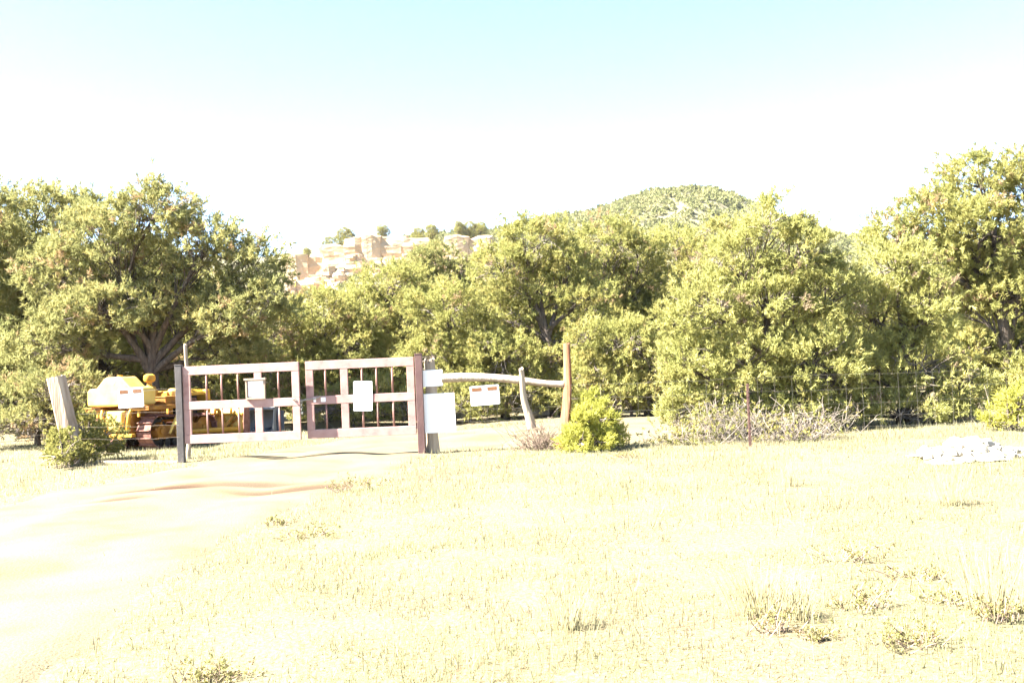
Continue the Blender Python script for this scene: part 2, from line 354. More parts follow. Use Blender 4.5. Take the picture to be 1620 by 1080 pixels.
HX, HY = np.meshgrid(hx, hy, indexing='ij'); HZ = hill_h(HX, HY) - 0.6 * (1 - sstep(100, 140, HY)) - 25 * sstep(600, 900, HY)
HZ = HZ - (np.abs(HX) > 1e9)
me = np_mesh('hills', np.stack([HX, HY, HZ], -1), grid_faces(len(hx), len(hy)), 'hill', smooth=True)
tag(link('hills', me), kind='structure')

# sandstone ledge: rock blocks in courses
def rock_mesh(name, sx, sy, sz, seed, mat, rough=0.12, cuts=2, boxy=0.75):
    bm = bmesh.new(); bmesh.ops.create_cube(bm, size=2)
    bmesh.ops.subdivide_edges(bm, edges=bm.edges[:], cuts=cuts, use_grid_fill=True)
    rg = random.Random(seed); ph = [rg.uniform(0, 6.28) for _ in range(9)]
    for v in bm.verts:
        c = v.co; s = c.normalized() * 1.25; c = c * boxy + s * (1 - boxy)
        d = math.sin(c.x * 2.3 + ph[0] + c.z) * .5 + math.sin(c.y * 2.9 + ph[1] - c.x) * .5 + math.sin(c.z * 3.1 + ph[2] + c.y * 1.3) * .5 + rg.uniform(-.5, .5)
        c = c * (1 + rough * d)
        v.co = Vector((c.x * sx, c.y * sy, c.z * sz))
    me = bpy.data.meshes.new(name); bm.to_mesh(me); bm.free(); me.materials.append(M[mat]); return me
cliff = empty('sandstone_cliff', (P(600, 400, CLIFD).x, CLIFD, hill_h(P(600, 400, CLIFD).x, CLIFD - 1)))
tag(cliff, 'pale sandstone rock ledge on the hillside beyond the trees', 'cliff')
blocks = [rock_mesh('rock_block', 1, 1, 1, 40 + i, 'sandstone', 0.13, 3, 0.8) for i in range(7)]
rg = random.Random(5); kx = 452.0; k = 0
while kx < 742:
    wpx = rg.uniform(18, 42)
    if 500 < kx < 512: kx = 512
    cxp = kx + wpx / 2
    X = P(cxp, 400, CLIFD).x; zt = float(np.interp(X, *zip(*clf_prof)))
    zb = float(hill_h(X, CLIFD - 2)) - 1.5
    z = zt + 0.3; first = True; fwd = rg.uniform(-1.2, 1.2)
    while z > zb:
        hgt = rg.uniform(4.5, 8.0) if first else rg.uniform(1.8, 4.2)
        parts_n = 1 if (first or rg.random() < .45) else 2
        for q in range(parts_n):
            wx = wpx / FPX * CLIFD / parts_n
            bx_ = X + (q - (parts_n - 1) / 2) * wx
            o = link('rock_block', blocks[k % 7], cliff); k += 1
            o.location = Vector((bx_, CLIFD + 2.2 + fwd - (zt - z) * 0.28 + rg.uniform(-.7, .7), z - hgt / 2)) - cliff.location
            o.scale = (wx * 0.56, rg.uniform(2.6, 3.6), hgt * 0.56); o.rotation_euler = (rg.uniform(-.06, .06), rg.uniform(-.05, .05), rg.uniform(-.12, .12) + math.pi * rg.randint(0, 1))
        z -= hgt * 0.97; first = False
    kx += wpx * 0.97

# ------------------------------------------------------------------ foliage machinery
def tuft_templates(K, T, ln, wd, spread, rng, axis_len=0.6):
    """K tufts of T pointed blades round +z, unit size"""
    out = np.zeros((K, T, 3, 3))
    for k in range(K):
        a = rng.uniform(0, 2 * np.pi, T); th = np.abs(rng.normal(0, spread, T)); th = np.minimum(th, 1.9)
        d = np.stack([np.sin(th) * np.cos(a), np.sin(th) * np.sin(a), np.cos(th)], 1)
        base = np.zeros((T, 3)); base[:, 2] = rng.uniform(-0.3, axis_len, T) * ln
        L = ln * rng.uniform(0.65, 1.15, T)
        r = rng.normal(size=(T, 3)); s = np.cross(d, r); s /= np.linalg.norm(s, axis=1, keepdims=True)
        w = wd * rng.uniform(0.7, 1.3, T)[:, None] / 2
        mid = base + d * L[:, None] * 0.25
        out[k, :, 0] = mid - s * w; out[k, :, 1] = mid + s * w; out[k, :, 2] = base + d * L[:, None]
    return out
def frames(D, rng):
    D = D / np.linalg.norm(D, axis=1, keepdims=True); r = rng.normal(size=D.shape)
    x = np.cross(r, D); x /= np.linalg.norm(x, axis=1, keepdims=True); y = np.cross(D, x)
    return np.stack([x, y, D], -1)
def foliage(pos, dirs, size, tints, TT, rng):
    R = frames(dirs, rng); k = rng.integers(0, len(TT), len(pos)); T = TT[k]            # n,T,3,3
    V = np.einsum('nij,ntvj->ntvi', R, T) * size[:, None, None, None] + pos[:, None, None, :]
    n, t = V.shape[:2]
    tv = np.repeat(np.clip(tints[:, None] + rng.normal(0, .06, (n, t)), 0, 1).ravel(), 3)
    return V.reshape(-1, 3), np.arange(n * t * 3).reshape(-1, 3), tv
TT_PINE = tuft_templates(14, 21, 0.125, 0.025, 0.85, np.random.default_rng(1))
TT_JUN = tuft_templates(14, 20, 0.13, 0.023, 0.65, np.random.default_rng(2), 1.0)
TT_LEAF = tuft_templates(10, 9, 0.085, 0.038, 0.95, np.random.default_rng(3))

def bend(a, b, rng, k=0.12, up=0.0, n=4):
    a = np.asarray(a, float); b = np.asarray(b, float); L = np.linalg.norm(b - a); off = rng.normal(0, k * L, 3); off[2] += up * L
    return [a + (b - a) * t + off * (4 * t * (1 - t)) * 0.5 for t in np.linspace(0, 1, n)]

def make_tree(name, base, lobes, trunk, leaf='pinyon', TT=TT_PINE, dens=6.5, per=12, tsize=1.0, seed=1, spread=0.17, dead=40, limb_r=0.06, low=-0.75, fork=None, dead_mat=True, brown=0.04, base_col=0.55, shell=0.58):
    """lobes: (x,y,z,rx,ry,rz) relative to base. trunk: (height, radius, lean_x, lean_y)"""
    rng = np.random.default_rng(seed)
    H, R0, lx, ly = trunk
    mb = MB(); tp = []
    nseg = 7
    for i in range(nseg + 1):
        t = i / nseg
        tp.append(np.array([lx * t + 0.06 * H * math.sin(t * 4 + seed) * t * (1 - t) * 2, ly * t + 0.05 * H * math.sin(t * 5 + seed * 2) * t * (1 - t) * 2, H * t - (0.12 if i == 0 else 0)]))
    rad = [R0 * (1.35 if i == 0 else 1.0) * (1 - 0.80 * (i / nseg) ** 1.1) for i in range(nseg + 1)]
    mb.tube(tp, rad, 9)
    L = np.array(lobes, float)
    pos = []; dirs = []; tin = []
    dd = MB()
    for li, (cx, cy, cz, rx, ry, rz) in enumerate(L):
        # limb
        hz = min(H * 0.98, max(0.12 * H, cz * rng.uniform(0.35, 0.62) if fork is None else fork * rng.uniform(0.85, 1.25)))
        if cz < 0.5 * H and fork is None: hz = max(0.05 * H, cz * 0.5)
        k = min(nseg, hz / H * nseg); i0 = int(k); p0 = tp[i0] + (tp[min(i0 + 1, nseg)] - tp[i0]) * (k - i0)
        lp = bend(p0, (cx, cy, cz - 0.15 * rz), rng, 0.14, 0.10, 6); r0 = min(R0 * .62, limb_r * (1 + 0.25 * (rx + rz)))
        mb.tube(lp, list(np.linspace(r0, r0 * 0.28, 6)), 6, False)
        area = 4 * np.pi * ((rx * ry) ** 1.6 / 3 + (rx * rz) ** 1.6 / 3 + (ry * rz) ** 1.6 / 3) ** (1 / 1.6)
        n = int(area * dens * 1.15)
        d = rng.normal(size=(n, 3)); d /= np.linalg.norm(d, axis=1, keepdims=True)
        d = d[d[:, 2] > low]; rr = rng.uniform(shell, 1.04, len(d)) ** 0.7
        # uneven outline
        wob = 1 + 0.14 * np.sin(d[:, 0] * 5 + li) * np.sin(d[:, 2] * 4 + seed) + 0.08 * np.sin(d[:, 1] * 9 + 2 * li)
        c = np.array([cx, cy, cz]) + d * np.array([rx, ry, rz]) * (rr * wob)[:, None]
        keep = np.ones(len(c), bool)
        for lj, (ax, ay, az, bx, by, bz) in enumerate(L):
            if lj != li:
                keep &= (((c - np.array([ax, ay, az])) / np.array([bx, by, bz])) ** 2).sum(1) > 0.42
        keep &= c[:, 2] > (0.12 if H > 1 else 0.03)
        c = c[keep]; d = d[keep]
        for ci in range(len(c)):
            if ci % 2 == 0:
                q = lp[rng.integers(2, 6)]
                tw = bend(q, c[ci], rng, 0.10, 0.05, 3); mb.tube(tw, [0.020, 0.013, 0.006], 4, False)
        m = per
        cs = rng.uniform(0.7, 1.25, len(c))
        pp = c[:, None, :] + rng.normal(0, 1, (len(c), m, 3)) * np.array([spread, spread, spread * 0.72]) * cs[:, None, None]
        dq = d[:, None, :] * 0.55 + np.array([0, 0, 0.55]) + rng.normal(0, .45, (len(c), m, 3))
        ct = base_col + rng.normal(0, 0.13, len(c)); ct[rng.random(len(c)) < brown] = 0.03
        pos.append(pp.reshape(-1, 3)); dirs.append(dq.reshape(-1, 3)); tin.append(np.repeat(ct, m) + rng.normal(0, .08, len(c) * m))
    for q in range(dead):
        cx, cy, cz, rx, ry, rz = L[rng.integers(0, len(L))]
        d = rng.normal(size=3); d /= np.linalg.norm(d); d[2] = min(d[2], 0.35); d[1] = -abs(d[1]) if rng.random() < .65 else d[1]
        e = np.array([cx, cy, cz]) + d * np.array([rx, ry, rz]) * rng.uniform(.75, 1.05)
        s = np.array([cx, cy, cz]) + d * np.array([rx, ry, rz]) * rng.uniform(.1, .5)
        if e[2] < 0.05: e[2] = 0.05
        if s[2] < 0.1: s[2] = 0.1
        pts = bend(s, e, rng, 0.16, 0, 5); dd.tube(pts, list(np.linspace(0.017, 0.005, 5)), 4, False)
        for h in range(3):
            k = rng.integers(1, 4); e2 = pts[k] + rng.normal(0, .22, 3); e2[2] = max(e2[2], .03); dd.tube(bend(pts[k], e2, rng, .15, 0, 3), [0.009, 0.006, 0.003], 3, False)
    pos = np.concatenate(pos); dirs = np.concatenate(dirs); tin = np.concatenate(tin)
    ok = pos[:, 2] > 0.04; pos, dirs, tin = pos[ok], dirs[ok], tin[ok]
    size = tsize * rng.uniform(0.75, 1.3, len(pos))
    V, F, tv = foliage(pos, dirs, size, tin, TT, rng)
    root = empty(name, base)
    link('trunk', mb.mesh('trunk', 'bark', True), root)
    link('crown', np_mesh('crown', V, F, leaf, tv), root)
    if dead: link('dead_branches', dd.mesh('dead_branches', 'dead_wood', True), root)['kind'] = 'stuff'
    root['tris'] = len(F); del root['tris']
    TRI[name] = TRI.get(name, 0) + len(F)
    return root
TRI = {}
def px_lobes(px_list, Y, base, ydepth=0.85, rng=None, ymax=1.6):
    s = Y / FPX; out = []
    for i, l in enumerate(px_list):
        px, py, rx, rz = l[:4]; dy = l[4] if len(l) > 4 else (rng.uniform(-.5, .5) if rng is not None else 0)
        q = P(px, py, Y) - Vector(base)
        out.append((q.x, dy, q.z, rx * s, min(ymax, max(rx, rz) * s * ydepth), rz * s))
    return out
def copy_tree(o, loc, scale, rz, label, cat, group):
    c = o.copy(); C.objects.link(c); c.location = loc; c.scale = scale if hasattr(scale, '__len__') else (scale,) * 3; c.rotation_euler = (0, 0, rz)
    for ch in o.children:
        d = ch.copy(); C.objects.link(d); d.parent = c
    c['label'] = label; c['category'] = cat
    if group: c['group'] = group
    elif 'group' in c: del c['group']
    return c

def hero(name, label, cat, bpx, Y, lobes, trunk, seed, **kw):
    b = PG(bpx, Y); b.z = gz1(b.x, b.y) * (1 if Y < 30 else 0)
    rr = random.Random(seed)
    t = make_tree(name, b, px_lobes(lobes, Y, b, rng=rr), trunk, seed=seed, **kw)
    tag(t, label, cat); return t
GT = 'trees of the pine and juniper stand'
T = {}
T['A'] = hero('pinyon_pine', 'large spreading dark pine with forked trunk right behind the yellow bulldozer', 'tree', 245, 27.5,
    [(245, 343, 72, 50), (165, 375, 72, 55), (325, 395, 62, 50), (395, 425, 58, 48), (100, 430, 70, 55), (175, 495, 80, 36, -.8), (300, 490, 75, 38, .6), (385, 500, 60, 42), (100, 545, 78, 42, -.6), (355, 552, 62, 28, .5), (430, 470, 28, 40), (230, 430, 60, 35, .9)], (3.9, 0.27, 0.1, 0.1), 3, leaf='dark_pinyon', dens=5.6, per=9, tsize=1.22, spread=0.2, dead=70, fork=1.9, limb_r=0.075, brown=0.06)
T['B'] = hero('pinyon_pine', 'tall dark pine at the left edge behind the leaning timber post', 'tree', 40, 30.5,
    [(60, 350, 66, 48), (5, 420, 70, 60), (130, 345, 50, 40), (60, 440, 80, 50), (30, 520, 90, 55), (110, 480, 60, 50), (-40, 360, 50, 50), (-50, 500, 60, 60), (60, 590, 70, 40)], (4.6, 0.2, 0.1, 0), 4, leaf='dark_pinyon', dens=5.4, per=9, tsize=1.22, spread=0.2, dead=60, fork=1.6, brown=0.06)
T['C'] = hero('pinyon_pine', 'pine mostly cut off by the left edge with one tip showing', 'tree', -30, 28, [(2, 312, 18, 22), (-40, 370, 55, 55), (-60, 470, 70, 60), (-40, 560, 60, 60)], (4.6, 0.16, 0.2, 0), 5, leaf='dark_pinyon', dens=5, per=9, tsize=1.22, spread=0.2, dead=20)
T['D'] = hero('pinyon_pine', 'shaggy pine with bare grey twigs behind the left gate leaf', 'tree', 400, 30.5, [(430, 525, 55, 45), (375, 570, 65, 45), (320, 610, 60, 42), (445, 595, 50, 45), (390, 640, 70, 30), (300, 550, 45, 45)], (2.6, 0.12, 0.3, 0), 6, leaf='pinyon', dens=5, dead=110, brown=0.16)
T['E'] = hero('pinyon_pine', 'rounded pine behind the chained middle of the gate', 'tree', 520, 32, [(515, 495, 62, 42), (470, 545, 55, 45), (560, 545, 60, 50), (515, 600, 70, 45), (580, 610, 55, 40), (470, 610, 45, 40)], (3.0, 0.12, 0, 0), 8, dens=5.2, dead=35)
T['F'] = hero('pinyon_pine', 'bushy pine behind the right gate leaf', 'tree', 615, 33.5, [(615, 450, 60, 36), (575, 500, 55, 42), (655, 500, 60, 50), (610, 565, 75, 50), (670, 590, 50, 45), (600, 625, 60, 35)], (3.8, 0.13, 0, 0), 9, dens=5.0, dead=35)
T['G'] = hero('pinyon_pine', 'dark flat topped pine rising in front of the sandstone ledge', 'tree', 690, 40, [(690, 412, 52, 24), (650, 440, 40, 28), (730, 435, 45, 30), (690, 480, 70, 45), (700, 560, 70, 50)], (5.2, 0.14, 0, 0), 10, leaf='dark_pinyon', dens=4.4, dead=10, tsize=1.15)
T['H'] = hero('pinyon_pine', 'dense pine behind the small white sign on the wooden post', 'tree', 715, 29.5, [(705, 495, 62, 45), (760, 540, 50, 45), (690, 560, 60, 45), (740, 600, 60, 40), (690, 625, 55, 32), (780, 600, 40, 40)], (3.2, 0.12, 0, 0), 12, dens=5.2, dead=45)
T['I'] = hero('pinyon_pine', 'tall open pine with pale twisted trunk behind the tall red post', 'tree', 882, 30, [(850, 385, 58, 40), (795, 425, 52, 42), (905, 420, 55, 40), (850, 455, 70, 40, .5), (795, 500, 50, 38), (930, 480, 50, 42), (840, 535, 50, 34, .7), (920, 540, 42, 35, .8)], (3.9, 0.17, -0.35, 0), 13, dens=5.0, dead=80, fork=2.2)
T['J'] = hero('pinyon_pine', 'broad green pine below the left shoulder of the hill', 'tree', 975, 34, [(960, 385, 55, 38), (1010, 400, 50, 38), (935, 440, 50, 45), (1000, 460, 65, 50), (960, 530, 70, 50), (1030, 530, 50, 50)], (4.4, 0.14, 0, 0), 14, dens=4.8, dead=40)
T['K'] = hero('pinyon_pine', 'pine whose crown reaches up in front of the hilltop', 'tree', 1085, 37, [(1070, 390, 50, 34), (1130, 378, 48, 30), (1050, 440, 55, 45), (1120, 440, 65, 50), (1080, 520, 80, 55)], (5.0, 0.15, 0, 0), 15, dens=4.6, dead=30)
T['L'] = hero('pinyon_pine', 'low pine with dark crooked trunk beyond the small juniper', 'tree', 1030, 28, [(990, 545, 55, 40), (945, 590, 45, 32), (1040, 580, 45, 45), (1000, 620, 50, 28), (930, 540, 36, 36)], (2.3, 0.15, -0.3, 0), 16, dens=5.2, dead=60)
T['M'] = hero('pinyon_pine', 'low bushy pine behind the log rail', 'tree', 800, 29, [(790, 560, 55, 38), (840, 580, 45, 36), (760, 610, 50, 34), (820, 625, 50, 26)], (2.2, 0.12, 0, 0), 17, dens=5.2, dead=60)
T['N'] = hero('juniper_tree', 'big yellow green juniper growing over the fence by the rusty steel post', 'tree', 1215, 20.6,
    [(1212, 358, 42, 42), (1165, 420, 58, 50), (1262, 400, 55, 50), (1120, 490, 62, 52), (1215, 480, 80, 60), (1305, 470, 60, 65), (1095, 575, 50, 50, -.2), (1175, 575, 70, 48, -.3), (1280, 570, 75, 50, -.3), (1100, 645, 45, 34, -.3), (1190, 650, 60, 25, .2), (1320, 600, 50, 50), (1250, 645, 60, 36, -.2), (1150, 668, 50, 22, -.3), (1065, 660, 28, 26, -.2), (1300, 662, 50, 24, -.3)], (4.0, 0.15, 0, 0), 18, leaf='juniper', TT=TT_JUN, dens=7.5, per=13, dead=150, spread=0.13, tsize=0.85, limb_r=0.04)
T['O'] = hero('juniper_tree', 'pale dense juniper between the rusty steel post and the big right pine', 'tree', 1430, 21.0,
    [(1430, 420, 52, 52), (1385, 490, 52, 62), (1470, 490, 52, 62), (1370, 590, 60, 55), (1450, 580, 70, 55), (1410, 655, 75, 30, -.4), (1510, 610, 50, 48, -.2), (1350, 655, 45, 28, -.3), (1490, 665, 45, 24, -.4)], (3.6, 0.13, 0, 0), 19, leaf='juniper', TT=TT_JUN, dens=7.5, per=13, dead=110, spread=0.13, tsize=0.85, limb_r=0.04)
T['P'] = hero('pinyon_pine', 'tallest pine at the right edge of the stand', 'tree', 1590, 24.5,
    [(1562, 285, 58, 48), (1630, 290, 55, 55), (1490, 335, 58, 40), (1415, 360, 42, 34), (1550, 365, 80, 50), (1630, 400, 70, 60), (1500, 420, 75, 50), (1600, 460, 60, 36, -.3), (1540, 480, 50, 30), (1650, 560, 50, 60), (1600, 610, 55, 36, -.4), (1680, 480, 60, 60), (1545, 560, 50, 36, .2), (1590, 560, 50, 30, .8), (1560, 640, 60, 34, -.2)], (4.6, 0.2, 0, 0), 20, dens=6.2, dead=70, brown=0.06)
T['Q'] = hero('juniper_bush', 'small bright yellow green juniper bush at the right edge by the rock pile', 'bush', 1598, 18.2, [(1598, 640, 28, 32), (1580, 672, 26, 22), (1615, 675, 28, 24)], (0.7, 0.04, 0, 0), 21, leaf='yellow_green', TT=TT_JUN, dens=10, per=12, dead=10, spread=0.08, tsize=0.75, limb_r=0.012)
T['R'] = hero('juniper_bush', 'dark tangled juniper scrub behind the leaning timber post', 'bush', 60, 25.5, [(30, 630, 62, 40), (110, 615, 55, 38), (60, 665, 80, 25), (150, 640, 40, 38), (-30, 640, 50, 45)], (1.4, 0.08, 0, 0), 22, leaf='dark_pinyon', TT=TT_JUN, dens=5, dead=170, spread=0.15, limb_r=0.03, brown=0.15)
T['S'] = hero('small_juniper', 'small bright juniper growing just right of the tall red post', 'bush', 938, 17.7, [(938, 646, 18, 26), (938, 676, 32, 24), (962, 692, 28, 18), (915, 698, 26, 20), (945, 710, 38, 9), (972, 708, 20, 9), (906, 692, 16, 16), (938, 698, 30, 18), (924, 668, 18, 18), (954, 668, 20, 20)], (0.8, 0.02, 0, 0), 23, leaf='yellow_green', TT=TT_JUN, dens=30, per=11, dead=14, spread=0.055, tsize=0.62, limb_r=0.01, brown=0.02)
T['U'] = hero('leafy_shrub', 'pale leafy shrub in front of the leaning timber post', 'shrub', 90, 18.9, [(92, 702, 28, 22), (72, 715, 20, 16), (112, 718, 18, 14), (92, 722, 30, 12)], (0.3, 0.014, 0, 0), 24, leaf='sage', TT=TT_LEAF, dens=24, per=10, dead=8, spread=0.07, tsize=0.8, limb_r=0.008)
T['V'] = hero('leafy_shrub', 'leafy shrub between the leaning timber post and the bulldozer', 'shrub', 150, 20.1, [(140, 682, 22, 30), (158, 690, 20, 24), (148, 708, 30, 16), (140, 718, 28, 10)], (0.3, 0.014, 0, 0), 25, leaf='sage', TT=TT_LEAF, dens=24, per=10, dead=8, spread=0.08, tsize=0.8, limb_r=0.008)
T['W'] = hero('juniper_bush', 'rounded juniper bush at the foot of the pines behind the right gate leaf', 'bush', 560, 28.5, [(555, 640, 40, 30), (600, 635, 40, 34), (640, 645, 36, 24), (510, 650, 30, 22)], (0.9, 0.05, 0, 0), 26, leaf='pinyon', TT=TT_JUN, dens=6, dead=90, spread=0.12, limb_r=0.02)

low = [('juniper_bush', 'low dark bush under the pines left of the hanging stay', 745, 28.6, [(745, 632, 42, 30), (790, 640, 36, 22), (700, 640, 34, 24)]),
       ('juniper_bush', 'low bush with dead twigs behind the wire right of the tall red post', 1000, 27.6, [(985, 625, 40, 26), (1025, 628, 34, 26), (945, 630, 34, 22)]),
       ('juniper_bush', 'low bush under the pines behind the tall red post', 880, 28.8, [(865, 622, 40, 26), (905, 628, 36, 22), (840, 632, 30, 18)])]
for i, (nm, lab, bpx, Y, lo) in enumerate(low): T['low%d' % i] = hero(nm, lab, 'bush', bpx, Y, lo, (0.8, 0.05, 0, 0), 60 + i, leaf='pinyon', TT=TT_JUN, dens=6.5, dead=80, spread=0.12, limb_r=0.02)
# stand behind, filling the wood up to the slope
fill = []
rgf = random.Random(21)
sky_px = [(-60, 330), (60, 330), (150, 340), (250, 340), (340, 400), (420, 470), (480, 478), (560, 478), (640, 440), (740, 425), (800, 400), (860, 380), (950, 378), (1040, 385), (1120, 385), (1200, 370), (1290, 390), (1370, 400), (1450, 375), (1530, 330), (1640, 300)]
def skyline(px): return float(np.interp(px, [a for a, b in sky_px], [b for a, b in sky_px]))
protos = [T[k] for k in 'EFHJKDL']
ph = {}
for k in 'EFHJKDL':
    cr = [c for c in T[k].children if c.name.startswith('crown')][0]
    zs = np.empty(len(cr.data.vertices) * 3, np.float32); cr.data.vertices.foreach_get('co', zs); zz = zs.reshape(-1, 3); ph[k] = (float(zz[:, 2].max()), float(zz[:, 0].mean()), float(zz[:, 1].mean()))
keys = list('EFHJK')
for row, (Y0, step, drop) in enumerate(((36, 105, 62), (46, 95, 34), (60, 80, 16))):
    px = -60 + row * 33
    while px < 1690:
        Y = Y0 + rgf.uniform(-3, 3); pxx = px + rgf.uniform(-25, 25)
        top = P(pxx, skyline(pxx) + drop + rgf.uniform(-6, 26), Y); k = rgf.choice(keys)
        s = max(0.55, min(2.0, top.z / ph[k][0])); b = PG(pxx, Y)
        c = copy_tree(T[k], (b.x, b.y, 0), (s * rgf.uniform(.9, 1.1), s, s), rgf.uniform(0, 6.28), 'pine deep in the stand, seen only through the crowns in front', 'tree', 'pines deep in the stand')
        px += step
# trees on the ledge and the hill skyline
ridge = [(545, 366, 'round pine standing on the left end of the sandstone ledge', 24), (604, 362, 'widest pine on top of the sandstone ledge', 20), (661, 366, 'pine on the ledge above the dark flat topped pine', 22), (684, 362, 'second of two close pines right of the widest ledge pine', 20), (724, 358, 'leftmost of three small pines at the right end of the ledge', 21), (743, 357, 'middle one of three small pines at the right end of the ledge', 20), (760, 358, 'rightmost of three small pines at the right end of the ledge', 19), (521, 380, 'tiny pine on the sloping left shoulder of the ledge', 18), (486, 398, 'small pine behind the lowest left block of the ledge', 14)]
for i, (px, py, lab, hp) in enumerate(ridge):
    py -= 7
    Y = CLIFD + 9; q = P(px, py, Y); z0 = float(hill_h(q.x, Y)); k = keys[i % 5]
    s = max(1.5, q.z - z0) / ph[k][0] * 1.1
    copy_tree(T[k], (q.x, Y, z0 - 0.3), (s * (1.5 if i == 1 else 1.0), s, s), i * 1.3, lab, 'tree', 'pines along the sandstone ledge')
for i, (px, py, lab) in enumerate(((1104, 291, 'windswept pine just left of the hilltop'), (1132, 293, 'taller of two dark pines on the hilltop'), (1160, 300, 'small pine right of the hilltop'), (1085, 300, 'little pine on the left side of the hilltop'))):
    Y = FARD; q = P(px, py, Y); z0 = float(hill_h(q.x, Y)); k = keys[(i + 2) % 5]; s = max(3.0, q.z - z0) / ph[k][0] * 1.05
    copy_tree(T[k], (q.x, Y, z0 - 0.3), s, i * 2.1, lab, 'tree', 'pines on the hilltop')

# scrub on hillsides (uncountable)
rng = np.random.default_rng(31)
def scrub(n, xlo, xhi, ylo, yhi, smin, smax, tri, inside=None):
    x = rng.uniform(xlo, xhi, n); y = rng.uniform(ylo, yhi, n)
    if inside is not None: k = inside(x, y); x, y = x[k], y[k]
    z = hill_h(x, y); s = rng.uniform(smin, smax, len(x))
    TTb = tuft_templates(8, tri, 0.5, 0.30, 1.3, np.random.default_rng(9), 0.2)
    c = np.stack([x, y, z], 1); P_ = []; D_ = []; S_ = []; T_ = []
    per = 7
    d = rng.normal(size=(len(c), per, 3)); d /= np.linalg.norm(d, axis=2, keepdims=True); d[..., 2] = np.abs(d[..., 2])
    pos = c[:, None] + d * s[:, None, None] * np.array([1, 1, .85]) * 0.8
    tt = np.repeat(rng.uniform(.15, .9, len(c)), per)
    return foliage(pos.reshape(-1, 3), (d + [0, 0, .5]).reshape(-1, 3), np.repeat(s * 1.25, per), tt, TTb, rng)
parts = [scrub(5200, -60, 230, 400, 545, 1.2, 2.8, 7), scrub(1100, -120, 10, 150, CLIFD - 3, .8, 2.0, 9), scrub(120, -70, 5, CLIFD + 5, CLIFD + 25, .5, 1.3, 9)]
off = 0; VV = []; FF = []; TV = []
for v, f, t in parts: VV.append(v); FF.append(f + off); TV.append(t); off += len(v)
me = np_mesh('hillside_scrub', np.concatenate(VV), np.concatenate(FF), 'scrub', np.concatenate(TV))
tag(link('hillside_scrub', me), 'grey green scrub covering the far hillsides', 'scrub', kind='stuff')

# ------------------------------------------------------------------ grass
def blades(x, y, hgt, wid, lean, tint, name, mat, label, cat, rng, z_extra=None):
    n = len(x); z = gz(x, y)
    if z_extra is not None: z = z + z_extra
    a = rng.uniform(0, 2 * np.pi, n); l = np.abs(rng.normal(0, lean, n)); b = rng.uniform(0, 2 * np.pi, n)
    V = np.zeros((n, 3, 3)); cx, cy = np.cos(b) * wid / 2, np.sin(b) * wid / 2
    V[:, 0] = np.stack([x - cx, y - cy, z - .005], 1); V[:, 1] = np.stack([x + cx, y + cy, z - .005], 1)
    V[:, 2] = np.stack([x + np.cos(a) * l * hgt, y + np.sin(a) * l * hgt, z + hgt * np.sqrt(np.maximum(0.15, 1 - np.minimum(l, .95) ** 2))], 1)
    return link(name, np_mesh(name, V.reshape(-1, 3), np.arange(3 * n).reshape(-1, 3), mat, np.repeat(np.clip(tint, 0, 1), 3)))
def vnoise(x, y, f, seed):
    r = np.random.default_rng(seed); g = r.random((64, 64)); u = (x * f) % 64; v = (y * f) % 64
    i = u.astype(int); j = v.astype(int); fu = u - i; fv = v - j; fu = fu * fu * (3 - 2 * fu); fv = fv * fv * (3 - 2 * fv); i1 = (i + 1) % 64; j1 = (j + 1) % 64
    return g[i, j] * (1 - fu) * (1 - fv) + g[i1, j] * fu * (1 - fv) + g[i, j1] * (1 - fu) * fv + g[i1, j1] * fu * fv
def field(n, y0, y1, p=1.0):
    y = (rng.random(n) * (y1 ** p - y0 ** p) + y0 ** p) ** (1 / p); x = (rng.random(n) - .5) * 2 * (0.60 * y + 1.5)
    return x, y
x, y = field(660000, 4.3, 27, 1.05)
patch = 0.55 * vnoise(x + 90, y, 1.3, 1) + 0.45 * vnoise(x + 90, y, 4.0, 2)
inr = in_road(x, y); ed = road_edge_dist(x, y)
prob = np.clip((patch - 0.22) * 2.2, 0.12, 1); prob = np.where(inr, np.where(ed < 0.45, 0.45 * prob * np.clip(1 - ed / .45, 0, 1), 0.003), prob)
prob *= np.where((y > 19.5) & (x > 4), .5, 1)
k = rng.random(len(x)) < prob; x, y, patch = x[k], y[k], patch[k]
hn = vnoise(x + 50, y, .8, 4)
hgt = rng.uniform(.018, .055, len(x)) * (0.6 + 0.9 * hn) * (1 + .02 * y); wid = (0.004 + 0.0005 * y) * rng.uniform(.7, 1.4, len(x))
tint = 0.35 + 0.55 * (vnoise(x + 30, y, .9, 5) - .3) + rng.normal(0, .16, len(x))
g = blades(x, y, hgt, wid, 1.1, tint, 'short_grass', 'grass', '', '', rng); tag(g, 'short yellow green grass covering the field', 'grass', kind='stuff')
print('grass', len(x))
# taller pale seed stalks in loose drifts
x, y = field(30000, 4.4, 22, 1.3)
k = (~in_road(x, y)) & (vnoise(x + 20, y, .9, 8) * .6 + vnoise(x + 20, y, 3.1, 9) * .4 > 0.60); k &= rng.random(len(x)) < .55; x, y = x[k], y[k]
g = blades(x, y, rng.uniform(.10, .26, len(x)), 0.003 + .0005 * y, .35, rng.uniform(0, 1, len(x)), 'dry_grass_stalks', 'straw', '', '', rng); tag(g, 'thin pale dry grass stalks standing in the field', 'dry grass', kind='stuff')
# grass and litter at the foot of the fence and trees
x, y = field(16000, 17, 27, 1.0); k = ~in_road(x, y); k &= rng.random(len(x)) < vnoise(x + 70, y, 1.1, 12); x, y = x[k], y[k]
g = blades(x, y, rng.uniform(.06, .20, len(x)), np.full(len(x), .011), .7, rng.uniform(.1, .9, len(x)), 'fence_line_grass', 'grass', '', '', rng); tag(g, 'longer tufty grass along the fence line', 'grass', kind='stuff')

